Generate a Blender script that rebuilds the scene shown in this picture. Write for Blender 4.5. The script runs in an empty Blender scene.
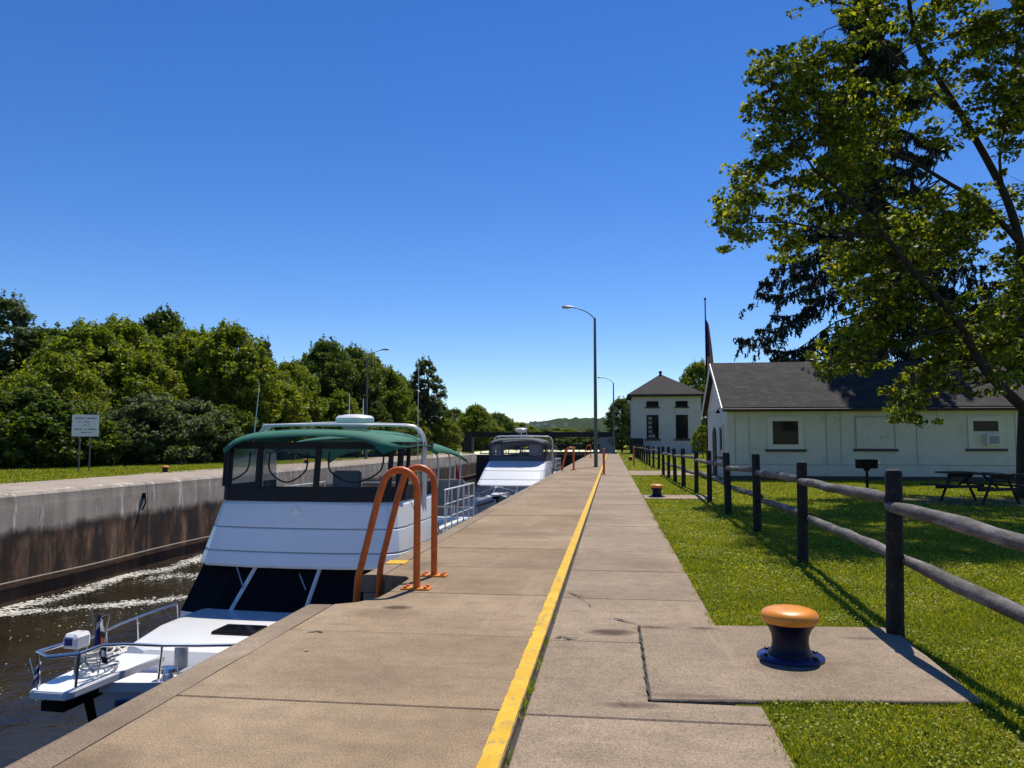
import bpy, bmesh, math, random
import numpy as np
from mathutils import Vector, Matrix, Euler
R = math.radians
rnd = random.Random(11)
npr = np.random.default_rng(5)
SC = bpy.context.scene
C = SC.collection

# ------------------------------------------------------------------ camera, sky, sun, exposure
EYE = 1.5
PITCH, YAW = R(4.307), R(7.378)
cd = bpy.data.cameras.new('camera'); cam = bpy.data.objects.new('camera', cd); C.objects.link(cam)
cd.sensor_width = 36.0; cd.lens = 36.0*770/1024; cd.clip_start = .05; cd.clip_end = 9000
cam.location = (0, 0, EYE); cam.rotation_euler = (R(90)+PITCH, 0, YAW)
SC.camera = cam
SUN_EL, SUN_AZ = 64.0, 16.0
w = bpy.data.worlds.new('World'); SC.world = w; w.use_nodes = True
nt = w.node_tree; bg = nt.nodes['Background']
sky = nt.nodes.new('ShaderNodeTexSky'); sky.sky_type = 'NISHITA'; sky.sun_disc = False
sky.sun_elevation = R(SUN_EL); sky.sun_rotation = R(SUN_AZ)
sky.air_density = 0.8; sky.dust_density = 0.0; sky.ozone_density = 3.0
hsv = nt.nodes.new('ShaderNodeHueSaturation'); hsv.inputs['Saturation'].default_value = 1.30; hsv.inputs['Hue'].default_value = .511
nt.links.new(sky.outputs[0], hsv.inputs['Color']); nt.links.new(hsv.outputs[0], bg.inputs[0]); bg.inputs[1].default_value = 0.117
sl = bpy.data.lights.new('sun', 'SUN'); sl.energy = 4.8; sl.angle = R(.53); sl.color = (1, .94, .84)
so = bpy.data.objects.new('sun', sl); C.objects.link(so)
sv = Vector((math.sin(R(SUN_AZ))*math.cos(R(SUN_EL)), math.cos(R(SUN_AZ))*math.cos(R(SUN_EL)), math.sin(R(SUN_EL))))
so.rotation_euler = sv.to_track_quat('Z', 'Y').to_euler(); so.location = (20, 30, 60)
SC.view_settings.view_transform = 'Standard'; SC.view_settings.look = 'None'
SC.view_settings.gamma = 1; SC.view_settings.use_curve_mapping = False
SC.view_settings.exposure = 0.27

# a photo pixel seen at a given ground distance or height -> a real point (used once, to measure the place)
_cf = Vector((-math.sin(YAW)*math.cos(PITCH), math.cos(YAW)*math.cos(PITCH), math.sin(PITCH)))
_cr = Vector((math.cos(YAW), math.sin(YAW), 0)); _cu = _cr.cross(_cf)
def ray(px, py): return _cf + _cr*((px-512)/770) + _cu*((384-py)/770)
def atY(px, py, Y): d = ray(px, py); return Vector((0, 0, EYE)) + d*(Y/d.y)
def atZ(px, py, z=0): d = ray(px, py); return Vector((0, 0, EYE)) + d*((z-EYE)/d.z)

# ------------------------------------------------------------------ materials
class NT:
    def __init__(s, name):
        s.m = bpy.data.materials.new(name); s.m.use_nodes = True
        s.t = s.m.node_tree; s.b = s.t.nodes['Principled BSDF']; s._co = None
    def n(s, typ, **kw):
        o = s.t.nodes.new(typ)
        for k, v in kw.items():
            if k.startswith('i_'):
                key = k[2:]; key = int(key) if key.isdigit() else key.replace('_', ' ')
                if isinstance(v, bpy.types.NodeSocket): s.t.links.new(v, o.inputs[key])
                else: o.inputs[key].default_value = v
            else: setattr(o, k, v)
        return o
    def link(s, a, b): s.t.links.new(a, b)
    def co(s, scale=(1, 1, 1), kind='Object'):
        if s._co is None: s._co = s.n('ShaderNodeTexCoord')
        mp = s.n('ShaderNodeMapping', i_Scale=scale); s.link(s._co.outputs[kind], mp.inputs['Vector']); return mp.outputs[0]
    def noise(s, scale, detail=4, stretch=(1, 1, 1), rough=.55):
        return s.n('ShaderNodeTexNoise', i_Vector=s.co(stretch), i_Scale=scale, i_Detail=detail, i_Roughness=rough).outputs['Fac']
    def ramp(s, fac, stops):
        r = s.n('ShaderNodeValToRGB', i_Fac=fac); e = r.color_ramp.elements
        e[0].position = stops[0][0]; e[0].color = c4(stops[0][1]); e[1].position = stops[-1][0]; e[1].color = c4(stops[-1][1])
        for p, c in stops[1:-1]: q = e.new(p); q.color = c4(c)
        return r.outputs[0]
    def mix(s, fac, a, b, mode='MIX'):
        o = s.n('ShaderNodeMix', data_type='RGBA', blend_type=mode)
        for k, v in ((0, fac), (6, a), (7, b)):
            if isinstance(v, bpy.types.NodeSocket): s.link(v, o.inputs[k])
            else: o.inputs[k].default_value = c4(v) if k else v
        return o.outputs[2]
    def math(s, op, a, b=0.0, clamp=False):
        o = s.n('ShaderNodeMath', operation=op, use_clamp=clamp)
        for k, v in ((0, a), (1, b)):
            if isinstance(v, bpy.types.NodeSocket): s.link(v, o.inputs[k])
            else: o.inputs[k].default_value = v
        return o.outputs[0]
    def xyz(s):
        o = s.n('ShaderNodeSeparateXYZ'); s.link(s.co(), o.inputs[0]); return o.outputs
    def bump(s, h, strength=.3, dist=.01):
        b = s.n('ShaderNodeBump', i_Strength=strength, i_Distance=dist, i_Height=h); s.link(b.outputs[0], s.b.inputs['Normal'])
    def col(s, v):
        if isinstance(v, bpy.types.NodeSocket): s.link(v, s.b.inputs['Base Color'])
        else: s.b.inputs['Base Color'].default_value = c4(v)
    def set(s, rough=.5, metal=0, spec=.5, coat=0):
        s.b.inputs['Roughness'].default_value = rough; s.b.inputs['Metallic'].default_value = metal
        s.b.inputs['Specular IOR Level'].default_value = spec; s.b.inputs['Coat Weight'].default_value = coat
        return s.m
def c4(c): return (c, c, c, 1) if isinstance(c, (int, float)) else (*c[:3], 1)

def paint(name, c, rough=.4, metal=0, var=.16, scale=6, coat=0, bump=0, dirt=None, spec=.5):
    t = NT(name); f = t.noise(scale, 5)
    a = tuple(x*(1-var) for x in c); b = tuple(min(1, x*(1+var)) for x in c)
    k = t.ramp(f, [(.3, a), (.7, b)])
    if dirt:
        g = t.ramp(t.noise(scale*1.7, 8, rough=.7), [(.56, 0), (.68, 1)]); k = t.mix(g, k, dirt)
    t.col(k)
    if bump: t.bump(t.noise(scale*8, 4), bump, .01)
    return t.set(rough, metal, spec, coat)

def concrete(name, base, dark, light, spot=.5, grain=1.0, lines=True, stains=()):
    t = NT(name)
    big = t.ramp(t.noise(.55, 6), [(.3, dark), (.52, base), (.75, light)])
    agg = t.ramp(t.noise(95, 3, rough=.7), [(.32, .45), (.5, 1.0), (.70, 1.5)])
    k = t.mix(.9*grain, big, agg, 'MULTIPLY')
    mid = t.ramp(t.noise(5, 7, rough=.65), [(.35, .8), (.6, 1.06)])
    k = t.mix(.7, k, mid, 'MULTIPLY')
    # trowel and wear bands across the walk
    if lines:
        br = t.ramp(t.noise(3.6, 8, stretch=(.3, 1.7, 1), rough=.7), [(.34, .76), (.52, 1.0), (.7, 1.1)])
        k = t.mix(.5, k, br, 'MULTIPLY')
        g = t.n('ShaderNodeNewGeometry'); k = t.mix(1.0, k, t.ramp(g.outputs['Random Per Island'], [(0, .91), (1, 1.07)]), 'MULTIPLY')
        hl = t.ramp(t.noise(.9, 3, stretch=(3.2, .25, 1)), [(.60, 0), (.66, .35), (.70, 0)]); k = t.mix(hl, k, light)
    sp = t.ramp(t.noise(1.1, 9, rough=.78), [(.58, 0), (.74, 1)])
    k = t.mix(t.math('MULTIPLY', sp, spot), k, tuple(x*.55 for x in dark))
    for sx, sy, rx, ry, am in stains:   # oil and rust spots at fixed places on the slab
        X, Y, _ = t.xyz(); dx = t.math('DIVIDE', t.math('SUBTRACT', X, sx), rx); dy = t.math('DIVIDE', t.math('SUBTRACT', Y, sy), ry)
        d = t.math('ADD', t.math('ADD', t.math('MULTIPLY', dx, dx), t.math('MULTIPLY', dy, dy)), t.math('MULTIPLY', t.noise(9, 6, rough=.7), 1.2))
        k = t.mix(t.math('MULTIPLY', t.math('SUBTRACT', 1.6, d), t.math('MULTIPLY', am, 1.5), True), k, (.075, .048, .03))
    t.col(k); h = t.math('ADD', t.noise(95, 3, rough=.7), t.math('MULTIPLY', t.noise(12, 4), .8))
    t.bump(h, .45, .006); return t.set(.9, 0, .3)

M = {}
M['deck'] = concrete('deck_concrete', (.275, .199, .122), (.21, .146, .085), (.345, .258, .168), .5, stains=((-1.95, 6.95, .16, .10, .8), (-2.0, 6.7, .4, .25, .25), (-1.6, 4.9, .9, .5, .16), (-2.3, 9.3, .3, .5, .3), (-1.2, 9.5, .5, .5, .2), (-2.45, 3.3, .3, .4, .35), (-1.3, 12.5, .7, .6, .25)))
M['walk'] = concrete('walk_concrete', (.28, .211, .145), (.22, .162, .108), (.35, .268, .19), .5, stains=((-.02, 6.33, .24, .13, .75), (.30, 6.5, .2, .05, .6), (.72, 6.52, .14, .05, .6), (.1, 4.62, .22, .07, .5), (.45, 4.8, .35, .06, .35), (.4, 9.8, .5, .4, .2), (1.9, 6.35, .2, .06, .4), (1.21, 5.5, .34, .3, .22)))
M['coping'] = concrete('coping_concrete', (.245, .185, .125), (.165, .122, .084), (.33, .255, .18), .6, lines=False)
M['bank_walk'] = concrete('bank_concrete', (.34, .28, .22), (.28, .22, .17), (.42, .35, .28), .25, lines=False)
M['seal'] = paint('joint_tar', (.018, .017, .017), .8)
M['soil'] = paint('bare_soil', (.085, .066, .05), .95, var=.35, scale=3, bump=.5)
M['wet'] = paint('wet_slime', (.012, .015, .018), .25)

def lock_wall_mat(name, stain):
    t = NT(name); x, y, z = t.xyz()
    gray = t.ramp(t.noise(.8, 6), [(.3, (.24, .20, .16)), (.7, (.37, .32, .26))])
    strk = t.ramp(t.noise(2.1, 5, stretch=(1, 1, .12)), [(.35, .7), (.6, 1.1)])
    gray = t.mix(.7, gray, strk, 'MULTIPLY')
    wht = t.ramp(t.noise(1.7, 5, stretch=(1, 1, .13), rough=.65), [(.565, 0), (.63, 1)])
    gray = t.mix(t.math('MULTIPLY', wht, .85), gray, (.62, .57, .50))
    low = t.ramp(t.noise(1.2, 7, stretch=(1, 1.0, .25), rough=.72), [(.36, (.010, .007, .006)), (.48, (.035, .020, .012)), (.58, (.13, .072, .040)), (.72, (.30, .20, .13))])
    low2 = t.ramp(t.noise(2.6, 6, stretch=(1, 1, .2)), [(.3, (.03, .017, .009)), (.7, (.085, .043, .022))])
    n = t.noise(.7, 9, stretch=(1, 1, .6), rough=.75)
    zz = t.math('ADD', z, t.math('MULTIPLY', t.math('SUBTRACT', n, .5), .8))
    f1 = t.math('MULTIPLY', t.math('SUBTRACT', -1.05, zz), 3.5, True)
    blk = t.math('MULTIPLY', t.math('SUBTRACT', 1.0, t.math('MULTIPLY', t.math('ABSOLUTE', t.math('ADD', zz, 1.28)), 3.6), True), 1.0, True)
    f2 = t.math('MULTIPLY', t.math('SUBTRACT', -2.62, t.math('ADD', z, t.math('MULTIPLY', n, .08))), 12, True)
    k = t.mix(f1, gray, low); k = t.mix(t.math('MULTIPLY', t.math('MULTIPLY', blk, t.ramp(t.noise(.9, 5, stretch=(1, 1, .5)), [(.36, 0), (.55, 1)])), .95), k, (.012, .010, .009)); k = t.mix(f2, k, low2)
    t.col(k); t.bump(t.noise(16, 6, rough=.7), .6, .02); return t.set(.85, 0, .3)
M['lockwall'] = lock_wall_mat('stained_lock_concrete', 1)

def grass_base():
    t = NT('lawn_ground')
    k = t.ramp(t.noise(.7, 6), [(.3, (.12, .155, .010)), (.5, (.20, .22, .014)), (.72, (.30, .28, .026))])
    f = t.ramp(t.noise(30, 5, rough=.75), [(.3, .45), (.55, 1.0), (.75, 1.4)])
    t.col(t.mix(.85, k, f, 'MULTIPLY')); t.bump(t.noise(40, 4, rough=.8), 1.0, .06); return t.set(1, 0, .1)
M['lawn'] = grass_base()
def leafy(name, stops, trans=.35, rough=.55, patch=None):
    t = NT(name); g = t.n('ShaderNodeNewGeometry')
    k = t.ramp(g.outputs['Random Per Island'], stops)
    if patch:
        k = t.mix(t.ramp(t.noise(patch[0], 4), [(.42, 0), (.62, 1)]), k, t.mix(1.0, k, patch[1], 'MULTIPLY'))
    t.col(k); t.set(rough, 0, .35)
    tr = t.n('ShaderNodeBsdfTranslucent'); t.link(t.mix(1.0, k, (1.35, 1.25, .45), 'MULTIPLY'), tr.inputs[0])
    mx = t.n('ShaderNodeMixShader', i_Fac=trans); t.link(t.b.outputs[0], mx.inputs[1]); t.link(tr.outputs[0], mx.inputs[2])
    t.link(mx.outputs[0], t.t.nodes['Material Output'].inputs[0]); return t.m
M['blade'] = leafy('grass_blades', [(0, (.06, .11, .006)), (.4, (.21, .275, .010)), (.75, (.40, .42, .018)), (1, (.56, .49, .09))], .42, .6, (1.1, (.74, .80, .9)))
M['maple'] = leafy('maple_leaves', [(0, (.03, .06, .010)), (.5, (.105, .155, .014)), (.85, (.25, .29, .02)), (1, (.44, .42, .03))], .5, .5)
M['spruce'] = leafy('spruce_needles', [(0, (.006, .013, .008)), (.6, (.013, .025, .012)), (1, (.028, .045, .018))], .1, .6)
M['leaf_a'] = leafy('bank_leaves_mid', [(0, (.05, .095, .010)), (.5, (.13, .19, .014)), (1, (.27, .31, .018))], .5, .6)
M['leaf_b'] = leafy('bank_leaves_dark', [(0, (.026, .058, .010)), (.6, (.072, .122, .015)), (1, (.16, .21, .02))], .45, .6)
M['leaf_c'] = leafy('bank_leaves_yellow', [(0, (.08, .13, .008)), (.5, (.16, .215, .012)), (1, (.27, .29, .018))], .45, .6)
M['leaf_d'] = leafy('bush_leaves_grey', [(0, (.045, .08, .03)), (.6, (.10, .145, .06)), (1, (.19, .235, .12))], .4, .6)
M['bark'] = paint('dark_bark', (.030, .023, .018), .95, var=.4, scale=9, bump=.8)
M['wood'] = None
t = NT('weathered_pole_wood')
k = t.ramp(t.noise(11, 8, stretch=(1, .22, 1), rough=.75), [(.36, (.03, .026, .024)), (.5, (.09, .08, .074)), (.7, (.26, .24, .22))])
t.col(k); t.bump(t.noise(30, 6, rough=.7), .7, .01); M['wood'] = t.set(.75, 0, .4)
M['post'] = paint('creosoted_post', (.009, .008, .008), .85, var=.55, scale=14, bump=.9, dirt=(.065, .057, .05))
M['posttop'] = paint('weathered_end_grain', (.16, .145, .13), .9, var=.3, scale=20)
M['orange'] = paint('orange_enamel', (.58, .108, .006), .45, var=.2, scale=9, dirt=(.30, .06, .012), bump=.15)
M['blueflange'] = paint('blue_flange', (.010, .020, .095), .3, var=.2, bump=.1)
M['cap'] = paint('amber_enamel', (.70, .245, .007), .4, var=.14, scale=9, coat=.3, dirt=(.42, .14, .02), bump=.1)
M['navy'] = paint('navy_enamel', (.004, .006, .022), .35, var=.3, scale=12, bump=.2, spec=.2, dirt=(.02, .018, .022))
t = NT('worn_yellow_paint')
k = t.ramp(t.noise(4, 5), [(.3, (.52, .30, .014)), (.7, (.68, .42, .03))])
wear = t.ramp(t.noise(9, 10, stretch=(1, .6, 1), rough=.82), [(.53, 0), (.60, 1)])
t.col(t.mix(t.math('MULTIPLY', wear, .75), k, (.26, .19, .11))); t.bump(t.noise(90, 3), .4, .005); M['yellow'] = t.set(.75, 0, .3)
M['gel'] = paint('white_gelcoat', (.78, .78, .77), .22, var=.04, scale=2, coat=.25)
M['gel_dirty'] = paint('chalky_gelcoat', (.70, .70, .68), .35, var=.06, scale=3, dirt=(.6, .58, .53))
M['nonskid'] = paint('nonskid_deck', (.74, .74, .72), .6, var=.05, scale=60)
M['bootstripe'] = paint('navy_stripe', (.03, .05, .12), .3)
M['blackglass'] = paint('black_window', (.004, .004, .005), .12, spec=.2)
M['blackmesh'] = paint('black_mesh_cover', (.004, .004, .005), .6, spec=.1)
M['seam'] = paint('wall_seam', (.29, .30, .275), .7)
M['greymesh'] = paint('grey_mesh_cover', (.20, .21, .22), .7, var=.2)
M['blackcanvas'] = paint('black_canvas', (.010, .010, .012), .85, var=.3)
M['graycanvas'] = paint('grey_canvas', (.085, .09, .10), .85, var=.2)
M['green'] = paint('green_canvas', (.008, .125, .078), .8, var=.14, scale=3, bump=.15)
M['steel'] = paint('stainless_tube', (.62, .62, .64), .22, metal=1, var=.04)
M['whitetube'] = paint('white_tube', (.68, .68, .68), .3, var=.06)
M['alum'] = paint('galvanised_pole', (.10, .125, .13), .45, metal=.3, var=.15)
M['lamphead'] = paint('lamp_housing', (.28, .29, .29), .4, metal=.4)
M['greyplastic'] = paint('grey_plastic', (.26, .28, .31), .4)
M['cushion'] = paint('grey_vinyl', (.22, .23, .24), .6)
M['cable'] = paint('weathered_cable', (.26, .22, .18), .7)
M['rope'] = paint('white_rope', (.66, .64, .58), .8)
M['red'] = paint('red_cloth', (.42, .018, .02), .8)
M['whitecloth'] = paint('white_cloth', (.72, .70, .66), .85)
M['bluecloth'] = paint('blue_cloth', (.02, .03, .16), .85)
M['orangecloth'] = paint('orange_cloth', (.52, .13, .02), .85)
M['blackcloth'] = paint('black_cloth', (.02, .02, .022), .85)
M['darkwood'] = paint('dark_stained_timber', (.018, .014, .012), .8, var=.4, scale=7)
M['iron'] = paint('black_iron', (.007, .007, .008), .8, spec=.12)
M['bridge'] = paint('dark_bridge_steel', (.018, .016, .016), .6)
M['rustrail'] = paint('brown_rail_timber', (.06, .034, .02), .75, var=.3)
M['greenglass'] = paint('dark_pane', (.006, .012, .011), .08, spec=.3)
M['blackpane'] = paint('black_pane', (.006, .006, .007), .1, spec=.15)
M['blind'] = paint('pale_blind', (.20, .24, .22), .7)
M['white'] = paint('white_house_paint', (.52, .535, .48), .6, var=.07, scale=1.3, dirt=(.38, .39, .34))
M['trim'] = paint('white_trim', (.55, .57, .52), .5, var=.05)
M['powerwall'] = paint('powerhouse_paint', (.47, .47, .45), .7, var=.07, scale=.6, dirt=(.38, .38, .36))
M['sill'] = paint('dark_sill', (.03, .028, .03), .6)
M['signwhite'] = paint('sign_face', (.66, .68, .70), .45, var=.05)
M['ink'] = paint('sign_ink', (.10, .11, .13), .6)
M['houseblock'] = paint('distant_house', (.5, .5, .5), .8)
t = NT('white_siding'); z = t.xyz()[2]
sw = t.math('FRACT', t.math('MULTIPLY', z, 8.0))
t.col(t.ramp(t.noise(2, 4), [(.3, (.60, .60, .58)), (.7, (.68, .68, .66))])); t.bump(sw, .8, .02); M['siding'] = t.set(.6)
t = NT('dark_shingles')
br = t.n('ShaderNodeTexBrick', i_Scale=1.0, i_Mortar_Size=.012, i_Brick_Width=.33, i_Row_Height=.16)
br.inputs['Color1'].default_value = c4((.026, .024, .024)); br.inputs['Color2'].default_value = c4((.050, .046, .044)); br.inputs['Mortar'].default_value = c4((.014, .013, .013))
cm = t.n('ShaderNodeCombineXYZ'); xx, yy, zz = t.xyz(); t.link(t.math('ADD', xx, 0), cm.inputs[0]); t.link(t.math('MULTIPLY', zz, 1.6), cm.inputs[1])
t.link(cm.outputs[0], br.inputs['Vector'])
t.col(t.mix(.55, br.outputs[0], t.ramp(t.noise(2.2, 6, stretch=(1, 1, .4)), [(.3, .55), (.7, 1.45)]), 'MULTIPLY')); t.bump(br.outputs[1], -.5, .01); M['shingle'] = t.set(.9, 0, .25)
t = NT('thin_white_curtain'); t.col((.75, .75, .76)); t.set(.8)
_tr = t.n('ShaderNodeBsdfTranslucent'); _tr.inputs[0].default_value = (.8, .8, .82, 1); _mx = t.n('ShaderNodeMixShader', i_Fac=.65)
t.link(t.b.outputs[0], _mx.inputs[1]); t.link(_tr.outputs[0], _mx.inputs[2]); t.link(_mx.outputs[0], t.t.nodes['Material Output'].inputs[0]); M['curtain'] = t.m
t = NT('clear_vinyl')
tp = t.n('ShaderNodeBsdfTransparent', i_Color=(.80, .79, .77, 1)); gl = t.n('ShaderNodeBsdfGlossy', i_Roughness=.08)
gl.inputs[0].default_value = (1, 1, 1, 1)
fr = t.n('ShaderNodeFresnel', i_IOR=1.35)
mx = t.n('ShaderNodeMixShader'); t.link(t.math('MULTIPLY', fr.outputs[0], .7), mx.inputs[0]); t.link(tp.outputs[0], mx.inputs[1]); t.link(gl.outputs[0], mx.inputs[2])
t.link(mx.outputs[0], t.t.nodes['Material Output'].inputs[0]); t.t.nodes.remove(t.b); M['vinyl'] = t.m
t = NT('canal_water')
t.col(t.ramp(t.noise(.35, 4), [(.35, (.008, .007, .003)), (.65, (.024, .018, .006))]))
h = t.math('ADD', t.noise(1.3, 5, stretch=(1, .8, 1)), t.math('MULTIPLY', t.noise(5.5, 4), .28))
t.bump(h, .62, .11); M['water'] = t.set(.05, 0, .35); t.b.inputs['IOR'].default_value = 1.33
M['foam'] = paint('water_foam', (.55, .53, .47), .9, var=.12, scale=5)
t = NT('far_hill_woods')
k = t.ramp(t.noise(.035, 7, rough=.7), [(.3, (.016, .034, .012)), (.6, (.04, .066, .018)), (.8, (.075, .098, .028))])
t.col(k); t.bump(t.noise(.09, 6, rough=.8), 1, 8); M['hill'] = t.set(1, 0, .1)

# ------------------------------------------------------------------ mesh helpers
def mesh_obj(name, me, mat, parent=None):
    o = bpy.data.objects.new(name, me); C.objects.link(o)
    for m in (mat if isinstance(mat, (list, tuple)) else [mat]): me.materials.append(m)
    if parent is not None: o.parent = parent
    return o
def obj(name, bm, mat, parent=None, smooth=0, bevel=0, loc=None):
    if bevel:
        bmesh.ops.bevel(bm, geom=list(bm.edges), offset=bevel, segments=2, affect='EDGES', clamp_overlap=True)
    bmesh.ops.recalc_face_normals(bm, faces=list(bm.faces))
    me = bpy.data.meshes.new(name); bm.to_mesh(me); bm.free()
    if smooth:
        me.polygons.foreach_set('use_smooth', [True]*len(me.polygons)); me.set_sharp_from_angle(angle=R(smooth))
    o = mesh_obj(name, me, mat, parent)
    if loc is not None: o.location = loc
    return o
def tag(o, label=None, cat=None, group=None, kind=None):
    if label: o['label'] = label
    if cat: o['category'] = cat
    if group: o['group'] = group
    if kind: o['kind'] = kind
    return o
def thing(name, label, cat, loc=(0, 0, 0), rotz=0, group=None):
    o = bpy.data.objects.new(name, None); o.empty_display_size = .2; C.objects.link(o); o.location = loc; o.rotation_euler = (0, 0, rotz)
    return tag(o, label, cat, group)
def copy_tree(o, parent=None):
    c = o.copy(); C.objects.link(c)
    if parent is not None: c.parent = parent
    for ch in list(o.children): copy_tree(ch, c)
    return c
def B(): return bmesh.new()
def box(bm, x0, x1, y0, y1, z0, z1, mi=0, rot=None):
    v = [bm.verts.new((x, y, z)) for z in (z0, z1) for x, y in ((x0, y0), (x1, y0), (x1, y1), (x0, y1))]
    if rot is not None:
        c = Vector(((x0+x1)/2, (y0+y1)/2, (z0+z1)/2))
        for q in v: q.co = c + rot @ (q.co-c)
    for f in ((0, 3, 2, 1), (4, 5, 6, 7), (0, 1, 5, 4), (1, 2, 6, 5), (2, 3, 7, 6), (3, 0, 4, 7)):
        bm.faces.new([v[i] for i in f]).material_index = mi
    return v
def prism(bm, poly, z0, z1, mi=0):
    a = [bm.verts.new((p[0], p[1], z0)) for p in poly]; b = [bm.verts.new((p[0], p[1], z1)) for p in poly]
    n = len(poly); bm.faces.new(b).material_index = mi; bm.faces.new(a[::-1]).material_index = mi
    for i in range(n): bm.faces.new((a[i], a[(i+1) % n], b[(i+1) % n], b[i])).material_index = mi
def loft(bm, rings, closed=True, caps=True, mi=0):
    vr = [[bm.verts.new(p) for p in r] for r in rings]; n = len(rings[0])
    for a, b in zip(vr, vr[1:]):
        for i in range(n if closed else n-1):
            bm.faces.new((a[i], a[(i+1) % n], b[(i+1) % n], b[i])).material_index = mi
    if caps and closed:
        bm.faces.new(vr[0][::-1]).material_index = mi; bm.faces.new(vr[-1]).material_index = mi
    return vr
def tube(bm, pts, r, n=8, mi=0, caps=True):
    pts = [Vector(p) for p in pts]; m = len(pts)
    rr = r if isinstance(r, (list, tuple)) else [r]*m
    rings = []; up = None
    for i, p in enumerate(pts):
        d = (pts[min(i+1, m-1)]-pts[max(i-1, 0)]).normalized()
        if up is None:
            up = Vector((0, 0, 1)) if abs(d.z) < .9 else Vector((1, 0, 0))
        s = d.cross(up).normalized(); up = s.cross(d).normalized()
        rings.append([p + (s*math.cos(2*math.pi*k/n)+up*math.sin(2*math.pi*k/n))*rr[i] for k in range(n)])
    return loft(bm, rings, True, caps, mi)
def lathe(bm, prof, n=24, c=(0, 0, 0), mi=0):
    c = Vector(c)
    loft(bm, [[c+Vector((r*math.cos(2*math.pi*k/n), r*math.sin(2*math.pi*k/n), z)) for k in range(n)] for r, z in prof], True, True, mi)
def spline(pts, k=6):
    P = [Vector(p) for p in pts]; out = []
    for i in range(len(P)-1):
        p0, p1, p2, p3 = P[max(i-1, 0)], P[i], P[i+1], P[min(i+2, len(P)-1)]
        for j in range(k):
            t = j/k; out.append(.5*((2*p1)+(p2-p0)*t+(2*p0-5*p1+4*p2-p3)*t*t+(3*p1-p0-3*p2+p3)*t**3))
    out.append(P[-1]); return out
def tri_mesh(name, V, nper):
    """V: (N*nper,3) verts, each run of nper verts is one face"""
    V = np.asarray(V, dtype=np.float32).reshape(-1, 3); N = len(V)//nper
    me = bpy.data.meshes.new(name); me.vertices.add(len(V)); me.vertices.foreach_set('co', V.ravel())
    me.loops.add(len(V)); me.loops.foreach_set('vertex_index', np.arange(len(V), dtype=np.int32))
    me.polygons.add(N); me.polygons.foreach_set('loop_start', np.arange(0, len(V), nper, dtype=np.int32))
    me.polygons.foreach_set('loop_total', np.full(N, nper, dtype=np.int32))
    me.update(calc_edges=True); me.validate(); return me
def unit(a): return a/np.maximum(np.linalg.norm(a, axis=1, keepdims=True), 1e-6)
def leaves_mesh(name, cen, size, updir=.55, aspect=.62, g=npr):
    n = len(cen); s = size*g.uniform(.6, 1.35, (n, 1))
    nor = unit(g.normal(size=(n, 3))+np.array([0, 0, updir*2])); a = unit(np.cross(nor, g.normal(size=(n, 3)))); b = np.cross(nor, a)
    a *= s; b *= s*aspect; fold = nor*s*.18
    V = np.stack([cen-a, cen-b*1.0+fold, cen+a, cen+b*1.0+fold], axis=1)
    return tri_mesh(name, V, 4)

# ------------------------------------------------------------------ ground, water, pavements
ZW = -3.30
WL, WR = -17.6, -2.84         # the two lock faces
LEND = 100.0
bm = B()
def sheet(x0, x1, y0, y1, z):
    bm.faces.new([bm.verts.new(p) for p in ((x0, y0, z), (x1, y0, z), (x1, y1, z), (x0, y1, z))])
GZ = -.03
sheet(.7, 3500, -60, 150, GZ); sheet(-3500, -21.0, -60, 150, GZ); sheet(-3500, 3500, 150, 2500, GZ)
sheet(-3500, 3500, -900, -60, GZ)
tag(obj('ground', bm, M['lawn']), kind='structure')
bm = B(); box(bm, -40, 40, -62, 385, ZW-3, ZW)
tag(obj('canal_water', bm, M['water']), kind='structure')

# quay deck between the coping joint and the yellow line, cast in slabs
ROWS = [4.40+1.63*i for i in range(-9, 60)]
NOTCH = [(-2.585, 7.02), (-2.40, 7.13), (-2.26, 7.36), (-2.235, 8.42), (-2.30, 8.55), (-2.585, 8.62)]
bm = B()
for y0, y1 in zip(ROWS, ROWS[1:]):
    g = .007 if y0 < 7.7 else .0035; x0, x1 = -2.578, -.528; dz = rnd.uniform(-.003, .003)
    if y1 < 7.0 or y0 > 8.7: poly = [(x0, y0+g), (x1, y0+g), (x1, y1-g), (x0, y1-g)]
    elif y0 < 7.02: poly = [(x0, y0+g), (x1, y0+g), (x1, y1-g), (-2.24, y1-g), (-2.26, 7.36), (-2.40, 7.13), (x0, 7.02)]
    else: poly = [(-2.24, y0+g), (x1, y0+g), (x1, y1-g), (x0, y1-g), (x0, 8.62), (-2.30, 8.55), (-2.235, 8.42)]
    prism(bm, poly, -.20, dz)
bmesh.ops.recalc_face_normals(bm, faces=list(bm.faces))
bmesh.ops.bevel(bm, geom=[e for e in bm.edges if min(v.co.z for v in e.verts) > -.1], offset=.006, segments=1, affect='EDGES')
tag(obj('quay_pavement', bm, M['deck']), kind='structure')
# footway right of the yellow line
bm = B(); dk = lambda: rnd.uniform(-.004, .002)-.014
for i, (y0, y1) in enumerate(zip(ROWS, ROWS[1:])):
    g = .006 if y0 < 6.1 else .003; x0, x1 = -.497, .84
    if abs(y0-4.40) < .01: poly = [(x0, y0+g), (x1, y0+g), (x1, 4.70), (.198, 4.70), (.198, y1-g), (x0, y1-g)]
    elif abs(y0-6.03) < .01: poly = [(x0, y0+g), (.198, y0+g), (.198, 6.595), (x1, 6.595), (x1, y1-g), (x0, y1-g)]
    else: poly = [(x0, y0+g), (x1, y0+g), (x1, y1-g), (x0, y1-g)]
    prism(bm, poly, -.2, dk())
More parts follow.
